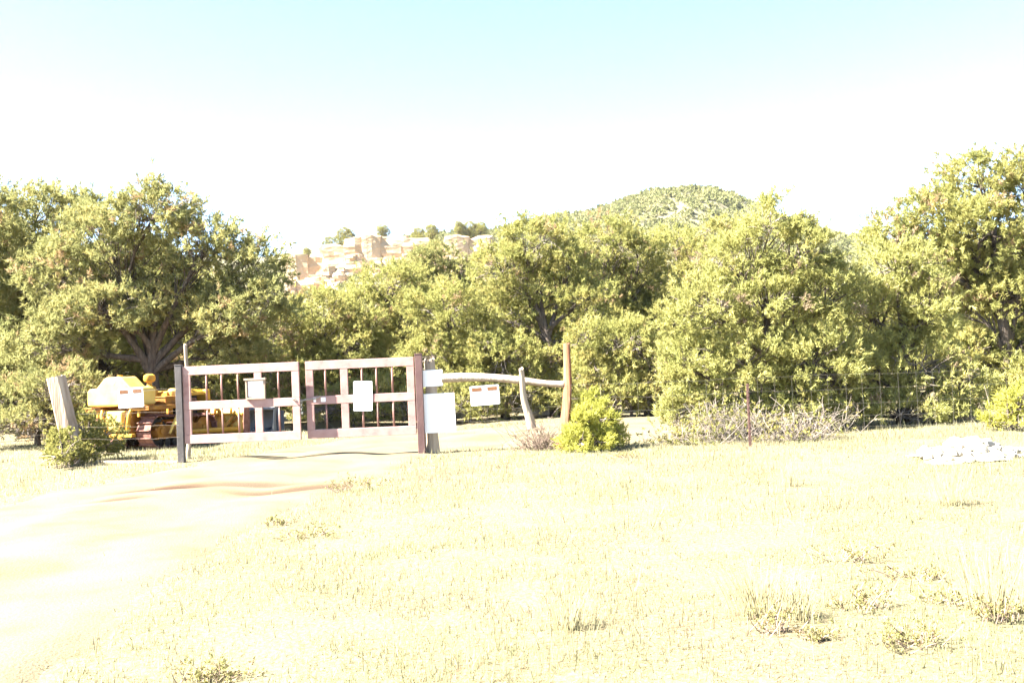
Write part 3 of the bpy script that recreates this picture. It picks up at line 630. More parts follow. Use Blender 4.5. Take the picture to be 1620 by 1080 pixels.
# single tufts and weeds one can pick out
def tall_tuft(px, py, n, h, spread, label):
    b = G(px, py); z = gz1(b.x, b.y); rr = np.random.default_rng(int(px * 7 + py)); root = empty('tall_grass_tuft', (b.x, b.y, z))
    mb = MB()
    for i in range(n):
        a = rr.uniform(0, 6.28); r = abs(rr.normal(0, spread * .3)); s = np.array([r * math.cos(a), r * math.sin(a), -.01]); hh = h * rr.uniform(.55, 1.1)
        e = s + np.array([math.cos(a) * hh * rr.uniform(.02, .5), math.sin(a) * hh * rr.uniform(.02, .5), hh]); mid = (s + e) / 2 + np.array([0, 0, .08 * hh]); mb.tube([s, mid, e], [.0028, .0022, .001], 3, False)
    o = mb.build('stalks', 'straw', root); o['kind'] = 'stuff'; a = o.data.attributes.new('tint', 'FLOAT', 'POINT'); a.data.foreach_set('value', rr.random(len(o.data.vertices)).astype(np.float32))
    tag(root, label, 'grass tuft', 'tall pale grass tufts in the field')
tall_tuft(1205, 985, 130, .34, .35, 'widest tuft of tall pale grass in the right foreground')
tall_tuft(1265, 990, 60, .26, .22, 'small pale grass tuft just right of the widest tuft')
tall_tuft(1570, 975, 90, .50, .40, 'tallest pale grass tuft near the right edge of the field')
tall_tuft(1505, 800, 60, .5, .30, 'pale upright grass tuft in front of the rock pile')
tall_tuft(1250, 770, 70, .35, .35, 'pale grass tuft halfway up the field below the rusty steel post')
tall_tuft(900, 1000, 50, .28, .25, 'thin pale grass tuft in the middle foreground')
def weed(px, py, w, h, n, label, leaf='weed', twig='red_twig'):
    b = G(px, py); z = gz1(b.x, b.y); rr = np.random.default_rng(int(px * 3 + py)); root = empty('weed', (b.x, b.y, z)); mb = MB(); pos = []
    for i in range(n):
        s = np.array([rr.normal(0, w * .22), rr.normal(0, w * .16), -.01]); e = s + np.array([rr.normal(0, w * .22), rr.normal(0, w * .15), h * rr.uniform(.5, 1.1)]); pts = bend(s, e, rr, .12, 0, 4); mb.tube(pts, [.004, .003, .0025, .0015], 3, False)
        for q in range(4):
            t = rr.uniform(.4, 1); pos.append(s + (e - s) * t + rr.normal(0, .02, 3))
    mb.build('stems', twig, root)['kind'] = 'stuff'; pos = np.array(pos); pos[:, 2] = np.maximum(pos[:, 2], .015)
    V, F, tv = foliage(pos, rr.normal(0, .6, pos.shape) + [0, 0, 1], rr.uniform(.16, .32, len(pos)), rr.random(len(pos)), TT_LEAF, rr)
    link('leaves', np_mesh('leaves', V, F, leaf, tv), root); tag(root, label, 'weed', 'low weeds in the field')
weed(540, 776, .55, .22, 34, 'speckled weed at the edge of the dirt track below the right gate leaf')
weed(590, 771, .50, .16, 20, 'sparser weed right beside the speckled one at the track edge')
weed(485, 846, .6, .10, 34, 'flat dark weed in the grass beside the bend of the track')
weed(445, 828, .4, .09, 20, 'small weed on the grass edge of the track')
weed(1372, 968, .34, .15, 30, 'round dark weed in the right foreground left of the tallest tuft')
weed(1440, 1030, .40, .12, 40, 'spreading dark weed lowest in the right foreground')
weed(1492, 957, .34, .09, 24, 'flat brown weed just left of the tallest tuft')
weed(1340, 890, .5, .13, 28, 'leafy weed in the middle of the right field')
weed(1465, 920, .5, .10, 24, 'thin weed above the flat brown one in the right field')
weed(1575, 985, .35, .16, 30, 'brown weed at the foot of the tallest tuft')
weed(330, 1072, .32, .09, 34, 'mossy dark weed at the bottom edge of the picture')
weed(990, 726, .5, .10, 30, 'low dark leafy patch right of the small juniper')  # low dark patch, drawn with the weed shapes
weed(1220, 1010, .3, .16, 20, 'dark stalky weed inside the widest pale tuft')
weed(1295, 1022, .2, .06, 16, 'small brown weed right of the widest pale tuft')

# dry brush
def brush(px, py, w, h, n, label, mat='red_twig', depth=.4, name='dry_brush', lv=0.0):
    b = G(px, py); z = gz1(b.x, b.y); rr = np.random.default_rng(int(px + 5 * py)); root = empty(name, (b.x, b.y, z)); mb = MB(); pos = []
    for i in range(n):
        s = np.array([rr.normal(0, w * .2), rr.normal(0, depth * .3), -.02]); e = s + np.array([rr.normal(0, w * .28), rr.normal(0, depth * .4), h * rr.uniform(.35, 1.05)]); pts = bend(s, e, rr, .16, 0, 5); mb.tube(pts, [.008, .006, .005, .004, .002], 4, False)
        for q in range(4):
            k = rr.integers(1, 5); e2 = pts[k] + rr.normal(0, .13, 3); e2[2] = max(e2[2], .02); mb.tube(bend(pts[k], e2, rr, .15, 0, 3), [.004, .003, .0015], 3, False); pos.append(e2)
    mb.build('twigs', mat, root)['kind'] = 'stuff'
    if lv:
        pos = np.array(pos); pos = pos[rr.random(len(pos)) < lv]
        V, F, tv = foliage(pos, rr.normal(0, .6, pos.shape) + [0, 0, 1], rr.uniform(.5, .9, len(pos)), rr.random(len(pos)), TT_LEAF, rr); link('leaves', np_mesh('leaves', V, F, 'sage', tv), root)
    tag(root, label, 'brush')
brush(855, 713, 1.0, .55, 90, 'dry reddish brush at the left foot of the tall red post')
brush(1150, 697, 1.5, .75, 110, 'pale dead brush heaped behind the fence left of the rusty steel post', 'dead_wood', .6, 'dead_brush', .5)
brush(1265, 694, 1.5, .65, 110, 'pale dead brush heaped behind the fence right of the rusty steel post', 'dead_wood', .6, 'dead_brush', .35)
brush(1075, 702, .8, .30, 50, 'low grey green brush at the near corner of the fence juniper', 'dead_wood', .4, 'low_brush', .9)
brush(75, 697, 1.6, 1.0, 80, 'bare grey twigs tangled behind the leaning timber post', 'dead_wood', .7, 'dead_brush', .1)

# ------------------------------------------------------------------ posts, gate, signs
def rough_post(name, base, top, r0, r1, mat, label, seed, n=11, segs=16, flare=1.25, jag=.04, square=False, cat='post', bendk=.015, twist=0.0):
    rr = random.Random(seed); base = Vector(base); top = Vector(top); mb = MB(); d = top - base; L = d.length; d.normalize(); x = Vector((1, 0, 0)); x = (x - d * x.dot(d)).normalized(); y = d.cross(x)
    prof = [1 + .10 * math.sin(3 * k * 6.283 / n + seed) + rr.uniform(-.05, .05) for k in range(n)]
    k0 = 0; V = []; F = []
    for i in range(segs + 1):
        t = i / segs; r = (r0 + (r1 - r0) * t) * (1 + (flare - 1) * max(0, 1 - t * 6)); c = d * (L * t - (.15 if i == 0 else 0)) + x * bendk * L * math.sin(t * 5 + seed) + y * bendk * L * math.sin(t * 4 + 2 * seed)
        for j in range(n):
            a = 6.283 * j / n
            if square:
                ca, sa = math.cos(a), math.sin(a); rad = min(r / max(abs(ca), abs(sa)), r * 1.33) * .95
            else: rad = r * prof[j]
            p = c + (x * math.cos(a + twist) + y * math.sin(a + twist)) * rad * (1 + rr.uniform(-.012, .012))
            if i == segs: p += d * rr.uniform(-jag, jag)
            V.append(p)
    for i in range(segs):
        for j in range(n): F.append((i * n + j, i * n + (j + 1) % n, (i + 1) * n + (j + 1) % n, (i + 1) * n + j))
    V.append(d * L); F += [(segs * n + j, segs * n + (j + 1) % n, len(V) - 1) for j in range(n)]
    mb.add(V, F); o = mb.build(name, mat, None, auto=True); o.location = base; tag(o, label, cat); return o
FD = {}   # fence post ground points
b = G(122, 733); FD['lean'] = b; rough_post('timber_post', b, P(88, 596, b.y - .1), .165, .152, 'old_wood', 'thick square weathered timber post leaning left', 2, n=20, segs=14, flare=1.03, jag=.012, square=True, bendk=.003, twist=-.05)
# a hole and staples of the leaning post belong to it: knot
b = G(688, 716); FD['sign'] = b; SIGNP = rough_post('wooden_post', b, P(679, 570, b.y), .125, .10, 'pale_wood', 'stout wooden post with splintered top behind the two blank white signs', 4, flare=1.1, jag=.07)
b = G(893, 712); FD['tall'] = b; rough_post('wooden_post', b, P(898, 543, b.y), .10, .062, 'red_wood', 'tall slim reddish wooden post holding the end of the log rail', 5, flare=1.45, jag=.02)
b = PG(298, 19.5); rough_post('wooden_pole', b, P(296, 545, 19.5), .045, .032, 'pale_wood', 'thin pale pole rising behind the left gate hinge post', 6, flare=1.1, jag=.02)
b = P(838, 664, FD['tall'].y + .02); tt = P(822, 583, FD['tall'].y - .10)
o = rough_post('hanging_stay_post', b, tt, .07, .042, 'pale_wood', 'short gnarled wooden stay wired to the middle of the log rail', 9, flare=1.2, jag=.03, bendk=.03)
# log rail
a0 = P(700, 598, FD['sign'].y - .14); a1 = P(892, 608, FD['tall'].y - .0)
mb = MB(); pts = []; rad = []
for i in range(15):
    t = i / 14; p = a0.lerp(a1, t); p.z += .055 * math.sin(math.pi * min(1, t * 1.2)) ; p.y += .02 * math.sin(t * 7); pts.append(p - a0); rad.append((.088 - .03 * t) * random.uniform(.94, 1.06))
mb.tube(pts, rad, 10); o = mb.build('log_rail', 'pale_wood', None, auto=True); o.location = a0; tag(o, 'long bleached log laid as a top rail between two wooden posts', 'log')

def sq_post(name, base, h, w, mat, label):
    root = empty(name, base); MB().box((0, 0, h / 2 - .15), (w, w, h + .3)).build('shaft', mat, root, .008); MB().box((0, 0, h + .006), (w + .012, w + .012, .014)).build('cap', mat, root, .004); tag(root, label, 'post'); return root
gpL, gpR = G(288, 733), G(668, 718)
hL, hR = P(281, 578, gpL.y).z, P(663, 560, gpR.y).z
gpL.z = gz1(gpL.x, gpL.y); gpR.z = gz1(gpR.x, gpR.y)
sq_post('gate_post', gpL, hL - gpL.z, .125, 'post_grey', 'dark grey square steel post hinging the left gate leaf')
sq_post('gate_post', gpR, hR - gpR.z, .135, 'post_maroon', 'dark maroon square steel post hinging the right gate leaf')
def gate_leaf(origin, ang, width, zb, zt, zm, stiles, bars, label, hinge_x):
    root = empty('gate_leaf', origin, ang); RH = .165
    for zc, nm in ((zt - RH / 2, 'top_rail'), (zm, 'middle_rail'), (zb + RH / 2, 'bottom_rail')):
        MB().box((width / 2, 0, zc), (width - (.0 if nm != 'middle_rail' else .0), .052, RH if nm != 'middle_rail' else .155)).build(nm, 'gate', root, .006)
    for sx in stiles:
        for z0, z1 in ((zb + RH + .002, zm - .0785), (zm + .0785, zt - RH - .002)):
            MB().box((sx, 0, (z0 + z1) / 2), (.142, .046, z1 - z0)).build('stile', 'gate', root, .006)
    for bx in bars:
        for z0, z1 in ((zb + RH - .01, zm - .07), (zm + .07, zt - RH + .01)):
            MB().cyl((bx, .0, z0), (bx, .0, z1), .019, 8).build('bar', 'gate_bar', root, smooth=True)
    for hz in (zb + .28, zt - .30):
        MB().cyl((hinge_x, 0, hz - .09), (hinge_x, 0, hz + .09), .022, 10).box((hinge_x + (.05 if hinge_x < 0 else -.05), 0, hz), (.09, .03, .07)).build('hinge', 'rust', root)
    tag(root, label, 'gate', 'two leaves of the pink gate'); return root
oL = P(291, 640, gpL.y); oL.z = 0; eL = P(475, 640, gpL.y - .20); wL = math.hypot(eL.x - oL.x, eL.y - oL.y); aL = math.atan2(eL.y - oL.y, eL.x - oL.x)
sL = wL / 184
zTL, zBL, zML = P(291, 580, oL.y).z, P(291, 702, oL.y).z, P(291, 642, oL.y).z
LL = gate_leaf(oL, aL, wL, zBL, zTL, zML, [.071, 119 * sL, wL - .071], [37 * sL, 61 * sL, 87 * sL, 151 * sL], 'left gate leaf of pale pink painted beams carrying the framed notice', -.035)
oR = P(485, 630, gpR.y + .10); oR.z = 0; eR = P(657, 630, gpR.y); wR = math.hypot(eR.x - oR.x, eR.y - oR.y); aR = math.atan2(eR.y - oR.y, eR.x - oR.x); sR = wR / 172
zTR, zBR, zMR = P(571, 568, oR.y).z, P(571, 690, oR.y).z, P(571, 630, oR.y).z
RL = gate_leaf(oR, aR, wR, zBR, zTR, zMR, [.071, 61 * sR, wR - .071], [31 * sR, 89 * sR, 112 * sR, 137 * sR], 'right gate leaf of dusky pink painted beams carrying a blank white sign', wR + .035)
def leaf_pt(o, ang, x, z, yoff): return Vector((o.x + x * math.cos(ang) + yoff * math.sin(ang), o.y + x * math.sin(ang) - yoff * math.cos(ang), z))

def sign(name, c, w, h, label, rz=0.0, r=.02, roll=0.0, orange=False, cat='sign', bolts=True):
    root = empty(name, c, rz); root.rotation_euler = (0, roll, rz)
    MB().prism(rounded_rect(w, h, r), lambda u, v, t: Vector((u, -.003 + .006 * t, v))).build('plate', 'sign', root)
    if orange:
        for sx in (-1, 1):
            MB().prism(rounded_rect(w * .34, h * .19, .004, 1), lambda u, v, t: Vector((u + sx * w * .265, -.0075 + .004 * t, v + h * .32))).build('orange_block', 'orange', root)
        MB().box((-w * .42, -.0045, h * .07), (.012, .003, .012)).build('dark_mark', 'gate_bar', root)
    if bolts:
        for sx in (-1, 1):
            for sz in (-1, 1): MB().cyl((sx * (w / 2 - .03), -.003, sz * (h / 2 - .025)), (sx * (w / 2 - .03), -.009, sz * (h / 2 - .025)), .005, 8).build('screw', 'sticker', root)
    tag(root, label, cat); return root
# fence signs
fy = lambda px: float(np.interp(px, [-300, 122, 288, 668, 893, 1187, 1900], [FD['lean'].y + .9, FD['lean'].y, gpL.y, gpR.y, FD['tall'].y, G(1187, 705).y, G(1187, 705).y - .6]))
c = P(207, 629, fy(207) - .10); sign('fence_sign', c, 40 / FPX * c.y, 31 / FPX * c.y, 'white fence sign with two orange blocks in front of the bulldozer', 0, .006, .05 * -1 + .02, True)
c = P(767, 625, fy(767) - .12); sign('fence_sign', c, 46 / FPX * c.y, 31 / FPX * c.y, 'white fence sign with two orange blocks under the log rail', 0, .02, -.035, True)
c = P(684, 598, FD['sign'].y - .135); sign('white_sign', c, 33 / FPX * c.y, 26 / FPX * c.y, 'small blank white sign at the top of the splintered wooden post', 0, .02, -.02)
c = P(695.5, 653, FD['sign'].y - .14); sign('white_sign', c, 49 / FPX * c.y, 62 / FPX * c.y, 'largest blank white sign low on the splintered wooden post', 0, .008, -.01)
c = leaf_pt(oR, aR, 90 * sR, P(575, 626, oR.y).z, .034); sign('white_sign', c, 30 / FPX * c.y, 47 / FPX * c.y, 'upright blank white sign bolted to the right gate leaf', aR, .02, .03)
for q, (dx, ww) in enumerate(((13.5, .05), (27, .09))):
    c = leaf_pt(oR, aR, dx * sR, zMR + .01, .029); o = MB().prism(rounded_rect(ww, .085, .008, 2), lambda u, v, t: Vector((u, -.0015 + .003 * t, v))).build('sticker', 'sticker'); o.location = c; o.rotation_euler = (0, 0, aR); tag(o, ('narrow white sticker', 'wider white sticker')[q] + ' on the middle rail of the right gate leaf', 'sticker')
# framed notice
c = leaf_pt(oL, aL, 116 * sL, P(407, 614.5, oL.y).z, .045); root = empty('framed_notice', c, aL); W, Hh = .345, .36
for nm, cc, sz in (('frame_top', (0, -.012, Hh / 2), (W + .07, .075, .035)), ('frame_bottom', (0, 0, -Hh / 2), (W + .03, .05, .03)), ('frame_side', (-W / 2 - .0, 0, 0), (.03, .05, Hh - .036)), ('frame_side', (W / 2, 0, 0), (.03, .05, Hh - .036))):
    MB().box(cc, sz).build(nm, 'frame_wood', root, .003)
MB().box((0, .016, 0), (W - .034, .012, Hh - .036)).build('backing', 'frame_wood', root); MB().box((0, .005, 0), (W - .05, .004, Hh - .06)).build('notice_sheet', 'sign', root)
tag(root, 'white notice in a shallow wooden frame on the left gate leaf', 'notice')
# chain and padlock
root = empty('chain', leaf_pt(oL, aL, wL - .05, zML + .05, .045)); o0 = root.location.copy()
p0 = leaf_pt(oL, aL, wL - .14, zML + .055, .05); p1 = leaf_pt(oR, aR, .27, zMR + .075, .05)
def torus(R, r, stretch, n=10, m=5):
    V = []; F = []
    for i in range(n):
        a = 6.283 * i / n
        for j in range(m):
            b_ = 6.283 * j / m; V.append(((R + r * math.cos(b_)) * math.cos(a) * stretch, (R + r * math.cos(b_)) * math.sin(a), r * math.sin(b_)))
    for i in range(n):
        for j in range(m): F.append((i * m + j, ((i + 1) % n) * m + j, ((i + 1) % n) * m + (j + 1) % m, i * m + (j + 1) % m))
    return V, F
lm = MB().add(*torus(.017, .0055, 1.5)).mesh('link', 'chain', True)
nl = 16; prev = None; path = []
for i in range(nl + 1):
    t = i / nl; p = p0.lerp(p1, t); p.z -= .05 * math.sin(math.pi * t) + .01 * math.sin(9 * t); path.append(p)
for i in range(nl):
    d = (path[i + 1] - path[i]); o = link('link', lm, root); o.location = (path[i] + path[i + 1]) / 2 - o0; o.rotation_mode = 'QUATERNION'; o.rotation_quaternion = d.to_track_quat('X', 'Z') @ Quaternion((1, 0, 0), math.pi / 2 * (i % 2) + .4)
for i in range(4):
    o = link('link', lm, root); o.location = path[5] + Vector((.01, -.01, -.045 - .042 * i)) - o0; o.rotation_mode = 'QUATERNION'; o.rotation_quaternion = Vector((0.05, 0, -1)).to_track_quat('X', 'Y') @ Quaternion((1, 0, 0), math.pi / 2 * (i % 2))
q = path[5] + Vector((.012, -.01, -.235)) - o0
MB().box(q, (.05, .022, .05)).build('padlock', 'chain', root, .006)
tag(root, 'steel chain with padlock tying the two gate leaves together', 'chain')
# T post
b = G(1187, 705); b.z = gz1(b.x, b.y); root = empty('steel_post', b); hh = P(1181, 606, b.y).z
MB().box((0, 0, hh / 2 - .1), (.045, .007, hh + .2)).box((0, .018, hh / 2 - .1), (.007, .034, hh + .2)).build('shaft', 'tpost', root)
for i in range(9): MB().box((0, -.007, .25 + i * .09), (.02, .008, .02)).build('stud', 'tpost', root)
tag(root, 'slim rusty red steel fence post in front of the big juniper', 'post'); FD['tpost'] = b

# wire fences
def fence(pa, pb, heights, stay_step, stay_rng, label, mat, sag=.02, rad=.0015, zoff=0.0, yo=-.055):
    pa = Vector(pa); pb = Vector(pb); pa.z = pb.z = 0; d = pb - pa; L = d.length; u = d / L; root = empty('wire_fence', pa); rr = random.Random(int(L * 100))
    for h in heights:
        mb = MB(); mb.tube([u * (L * t) + Vector((0, yo + .012 * math.sin(t * 9 + h * 5), h - sag * math.sin(math.pi * t) + .008 * math.sin(t * 17 + h * 9))) for t in np.linspace(0, 1, 22)], rad, 4, False); mb.build('wire', mat, root)
    if stay_step:
        z0, z1 = stay_rng; mb = MB().tube([(0, yo - .002, z0), (.006, yo - .002, (z0 + z1) / 2), (0, yo - .002, z1)], rad * .85, 4, False); sm = mb.mesh('stay_wire', mat)
        x = stay_step * .5
        while x < L:
            o = link('stay_wire', sm, root); o.location = u * x; o.rotation_euler = (0, rr.uniform(-.02, .02), 0); x += stay_step * rr.uniform(.97, 1.03)
    tag(root, label, 'wire fence', 'lengths of wire fence'); return root
hs = [.10, .28, .48, .70, .95, 1.20]
fence(FD['sign'], FD['tall'], [.42, .60, .82, 1.04, 1.24], .165, (.42, 1.24), 'wire mesh fence hanging under the log rail', 'wire')
fence(FD['tall'], FD['tpost'], hs, .30, (.10, 1.20), 'wire mesh fence from the tall red post to the rusty steel post', 'wire')
pr = G(1187, 705); pr2 = Vector((11.6, pr.y - .5, 0)); fence(FD['tpost'], pr2, hs, .30, (.10, 1.20), 'wire mesh fence running off right from the rusty steel post', 'wire')
fence(FD['lean'], gpL, [.22, .50, .74, 1.0, 1.42], 0, None, 'strands of wire in front of the bulldozer beside the left gate post', 'barbed', yo=-.09)
pl = Vector((-13.5, FD['lean'].y + .5, 0)); fence(pl, FD['lean'], [.3, .62, .95, 1.38], 0, None, 'sagging wire strands left of the leaning timber post', 'barbed', .05, yo=-.17)
# loose board at the post foot
a = G(147, 732); b2 = G(283, 732.5); c = (a + b2) / 2; c.z = gz1(c.x, c.y) + .025; o = MB().box((0, 0, 0), ((b2 - a).length, .10, .045)).build('board', 'pale_wood', None, .004); o.location = c; o.rotation_euler = (0, .0, math.atan2(b2.y - a.y, b2.x - a.x)); tag(o, 'pale board lying on the ground left of the gate', 'board')
# fallen log and pale boulder beyond the track
a = G(838, 664); b2 = G(905, 651); mb = MB(); pts = [a.lerp(b2, t) - a + Vector((0, 0, .10 + .03 * math.sin(t * 6))) for t in np.linspace(0, 1, 8)]; mb.tube(pts, [.10, .09, .085, .08, .075, .06, .05, .035], 8); o = mb.build('fallen_log', 'pale_wood', None, auto=True); o.location = a; tag(o, 'pale fallen log at the far edge of the dirt track', 'log')
b = G(880, 655); me = rock_mesh('boulder', .30, .25, .42, 77, 'rock', .10, 3, .4); o = link('boulder', me, None, (b.x, b.y, .30)); tag(o, 'upright pale boulder behind the tall red post', 'rock')
# ground litter stones at the far side of the track
# rock pile
b = G(1535, 722); b.z = gz1(b.x, b.y); root = empty('rock_pile', b); tag(root, 'low heap of pale rocks and sand at the right side of the field', 'rock pile')
nx = 25; uu = np.linspace(-1, 1, nx); UX, UY = np.meshgrid(uu, uu, indexing='ij'); rr_ = np.hypot(UX, UY); ZZ = .20 * np.clip(1 - rr_, -.2, 1) ** 1.2 if False else .20 * np.sign(1 - rr_) * np.abs(1 - rr_) ** 1.1 + .018 * np.sin(UX * 13) * np.sin(UY * 11 + 1)
me = np_mesh('sand_mound', np.stack([UX * .72 * (1 + .12 * np.sin(5 * UY + 2 * UX)), UY * .66 * (1 + .12 * np.sin(6 * UX + 1)), ZZ], -1), grid_faces(nx, nx), 'rock', smooth=True); link('sand_mound', me, root)
rms = [rock_mesh('rock', 1, 1, 1, 90 + i, 'rock', .2, 1, .45) for i in range(6)]; rr = random.Random(8)
for i in range(90):
    a_ = rr.uniform(0, 6.28); q = rr.random() ** .6 * .95; s = rr.uniform(.025, .085) * (1.1 - .4 * q); X_, Y_ = q * .85 * math.cos(a_), q * .75 * math.sin(a_)
    o = link('rock', rms[i % 6], root); o.location = (X_, Y_, .20 * (1 - q) ** 1.1 + s * .25); o.scale = (s * rr.uniform(.9, 1.5), s, s * rr.uniform(.6, .95)); o.rotation_euler = (rr.uniform(-.4, .4), rr.uniform(-.4, .4), rr.uniform(0, 6.28))

# ------------------------------------------------------------------ bulldozer (x forward, y left, z up)
bz = PG(189, 22.9); bz.z = gz1(bz.x, bz.y)
D = empty('bulldozer', bz, math.radians(69)); tag(D, 'old yellow crawler bulldozer parked behind the left gate leaf', 'bulldozer')
def part(mb, name, mat, parent=None, bevel=.008, auto=False): return mb.build(name, mat, parent or D, bevel, auto=auto)
shoe = MB().box((0, 0, 0), (.150, .40, .022)).box((-.062, 0, .028), (.020, .40, .045)).mesh('track_shoe', 'rust')
RS, RI, xs, xi, zs_, zi = .375, .33, .42, 2.10, .425, .38
for sy in (-1, 1):
    yc = sy * .68
    tr = part(MB().box((1.25, yc, .42), (1.5, .16, .24)).box((1.25, yc, .30), (1.3, .22, .10)), 'track', 'orange_yellow')
    # shoes round the stadium
    dx = xi - xs; top = dx; arc1 = math.pi * RI; bot = dx; arc2 = math.pi * RS; per = top + arc1 + bot + arc2; n = 34
    for k in range(n):
        s = per * k / n
        if s < top: t = s / top; p = (xs + dx * t, zs_ + RS + (zi + RI - zs_ - RS) * t - .03 * math.sin(math.pi * t)); ang = 0
        elif s < top + arc1: a = (s - top) / RI; p = (xi + RI * math.sin(a), zi + RI * math.cos(a)); ang = a
        elif s < top + arc1 + bot: t = (s - top - arc1) / bot; p = (xi - dx * t, zi - RI + (zs_ - RS - zi + RI) * t); ang = math.pi
        else: a = (s - top - arc1 - bot) / RS; p = (xs - RS * math.sin(a), zs_ - RS * math.cos(a)); ang = math.pi + a
        o = link('track_shoe', shoe, tr); o.location = (p[0], yc, p[1]); o.rotation_euler = (0, ang, 0)
    # sprocket with spokes
    mb = MB()
    for k in range(12):
        a = 6.283 * k / 12; c = Vector((xs + .30 * math.cos(a), yc, zs_ + .30 * math.sin(a))); mb.box(c, (.09, .07, .09), Matrix.Rotation(-a, 3, 'Y'))
    mb.cyl((xs, yc - .035, zs_), (xs, yc + .035, zs_), .285, 24); part(mb, 'sprocket', 'black', tr, 0)
    mb = MB().cyl((xs, yc + sy * .03, zs_), (xs, yc + sy * .20, zs_), .20, 18, .15).cyl((xs, yc + sy * .20, zs_), (xs, yc + sy * .24, zs_), .08, 12)
    for k in range(5): a = 6.283 * k / 5 + .3; mb.box((xs + .15 * math.cos(a), yc + sy * .13, zs_ + .15 * math.sin(a)), (.13, .13, .06), Matrix.Rotation(-a, 3, 'Y'))
    part(mb, 'final_drive_hub', 'orange_yellow', tr, .006)
    part(MB().cyl((xi, yc - .06, zi), (xi, yc + .06, zi), .29, 24).cyl((xi, yc - .09, zi), (xi, yc + .09, zi), .10, 14), 'idler', 'orange_yellow', tr, .006)
    for k in range(5): part(MB().cyl((.72 + .27 * k, yc - .1, .15), (.72 + .27 * k, yc + .1, .15), .095, 12), 'roller', 'black', tr, 0)
    part(MB().box((.80, sy * .70, 1.015), (1.75, .50, .035)).box((.80, sy * .945, .985), (1.75, .012, .085)).box((-.06, sy * .70, .985), (.012, .50, .085)), 'fender', 'orange_yellow')
    part(MB().box((.0, sy * .60, .90), (.05, .06, .22)), 'fender_bracket', 'yellow')
# rear housing and shield
part(MB().box((.50, 0, .68), (1.0, .80, .56)), 'rear_housing', 'orange_yellow', None, .04)
prof = [(-.29, .95), (.29, .95), (.28, .72), (.20, .53), (.10, .44), (-.10, .44), (-.20, .53), (-.28, .72)]
part(MB().prism(prof, lambda u, v, t: Vector((-.02 - .13 * t * (1 if v < .94 else .9), u * (1 - .25 * t), .70 + (v - .70) * (1 - .12 * t)))), 'gear_case_cover', 'pale_yellow', None, .02)
for sy in (-1, 1):
    part(MB().tube([(-.03, sy * .42, .97), (-.09, sy * .40, .85), (-.10, sy * .36, .6), (-.06, sy * .30, .40)], [.045, .05, .045, .035], 10), 'case_arm', 'yellow', None, 0, True)
    part(MB().tube([(-.06, sy * .33, .94), (-.14, sy * .34, .8), (-.13, sy * .27, .55)], .012, 6), 'hose', 'black', None, 0)
part(MB().box((-.09, 0, .375), (.13, 1.02, .075)).box((-.10, .0, .31), (.10, .5, .06)), 'drawbar_frame', 'yellow')
part(MB().box((-.18, -.05, .27), (.30, .16, .05)).cyl((-.30, -.05, .20), (-.30, -.05, .34), .03, 10), 'drawbar', 'rust', None, .006)
# fuel tank
tk = [(-.76, 1.06), (.76, 1.06), (.78, 1.12), (.78, 1.40), (.72, 1.47), (.50, 1.48), (.26, 1.70), (.20, 1.73), (-.20, 1.73), (-.26, 1.70), (-.50, 1.48), (-.72, 1.47), (-.78, 1.40), (-.78, 1.12)]
tank = part(MB().prism(tk, lambda u, v, t: Vector((-.14 + .52 * t, u, v))), 'fuel_tank', 'pale_yellow', None, .035)
part(MB().cyl((.1, 0, 1.73), (.1, 0, 1.77), .06, 12), 'filler_cap', 'yellow', tank, .004)
part(MB().cyl((-.14, 0, 1.60), (-.148, 0, 1.60), .045, 14), 'round_badge', 'sticker', tank, 0)
part(MB().box((.62, 0, 1.12), (.42, .62, .14)).box((.44, 0, 1.34), (.12, .62, .36)), 'seat', 'black', None, .03)
part(MB().box((.98, -.60, 1.12), (.55, .34, .18)).box((.98, -.60, 1.215), (.58, .37, .02)), 'tool_box', 'orange_yellow', None, .006)
part(MB().box((.98, .60, 1.12), (.55, .34, .18)), 'tool_box', 'orange_yellow', None, .006)
# cowl, air cleaner, hood and engine
cowl = part(MB().box((1.32, 0, 1.15), (.16, .74, .36)).box((1.32, 0, .9), (.16, .8, .3)), 'cowl', 'yellow', None, .02)
part(MB().tube([(1.42, -.40, 1.02), (1.42, -.40, 1.08), (1.42, -.40, 1.34), (1.42, -.40, 1.40)], [.10, .14, .14, .08], 18), 'hydraulic_tank', 'pale_yellow', None, 0, True)
ac = part(MB().tube([(1.18, .10, 1.02), (1.18, .10, 1.10), (1.18, .10, 1.36), (1.18, .10, 1.46), (1.18, .10, 1.50), (1.18, .10, 1.58)], [.17, .185, .185, .13, .06, .06], 18), 'air_cleaner', 'yellow', None, 0, True)
part(MB().tube([(1.18, .10, 1.57), (1.18, .10, 1.60), (1.18, .10, 1.66), (1.18, .10, 1.74), (1.18, .10, 1.78)], [.07, .125, .145, .13, .06], 18), 'air_intake_cap', 'yellow', ac, 0, True)
for q, (lx_, ly_) in enumerate(((.95, .12), (1.0, -.12), (1.05, .28), (1.02, -.25))):
    part(MB().tube([(lx_, ly_, 1.0), (lx_ - .03, ly_, 1.2), (lx_ - .08, ly_ + .02, 1.38)], .012, 6).tube([(lx_ - .08, ly_ + .02, 1.38), (lx_ - .085, ly_ + .02, 1.42)], .022, 8), 'control_lever', 'orange_yellow', None, 0)
hp = [(-.36, 1.20), (-.36, 1.27), (-.27, 1.34), (.27, 1.34), (.36, 1.27), (.36, 1.20), (.33, 1.20), (.33, 1.255), (.25, 1.31), (-.25, 1.31), (-.33, 1.255), (-.33, 1.20)]
part(MB().prism(hp, lambda u, v, t: Vector((1.42 + 1.22 * t, u, v))), 'hood', 'yellow', None, .006)
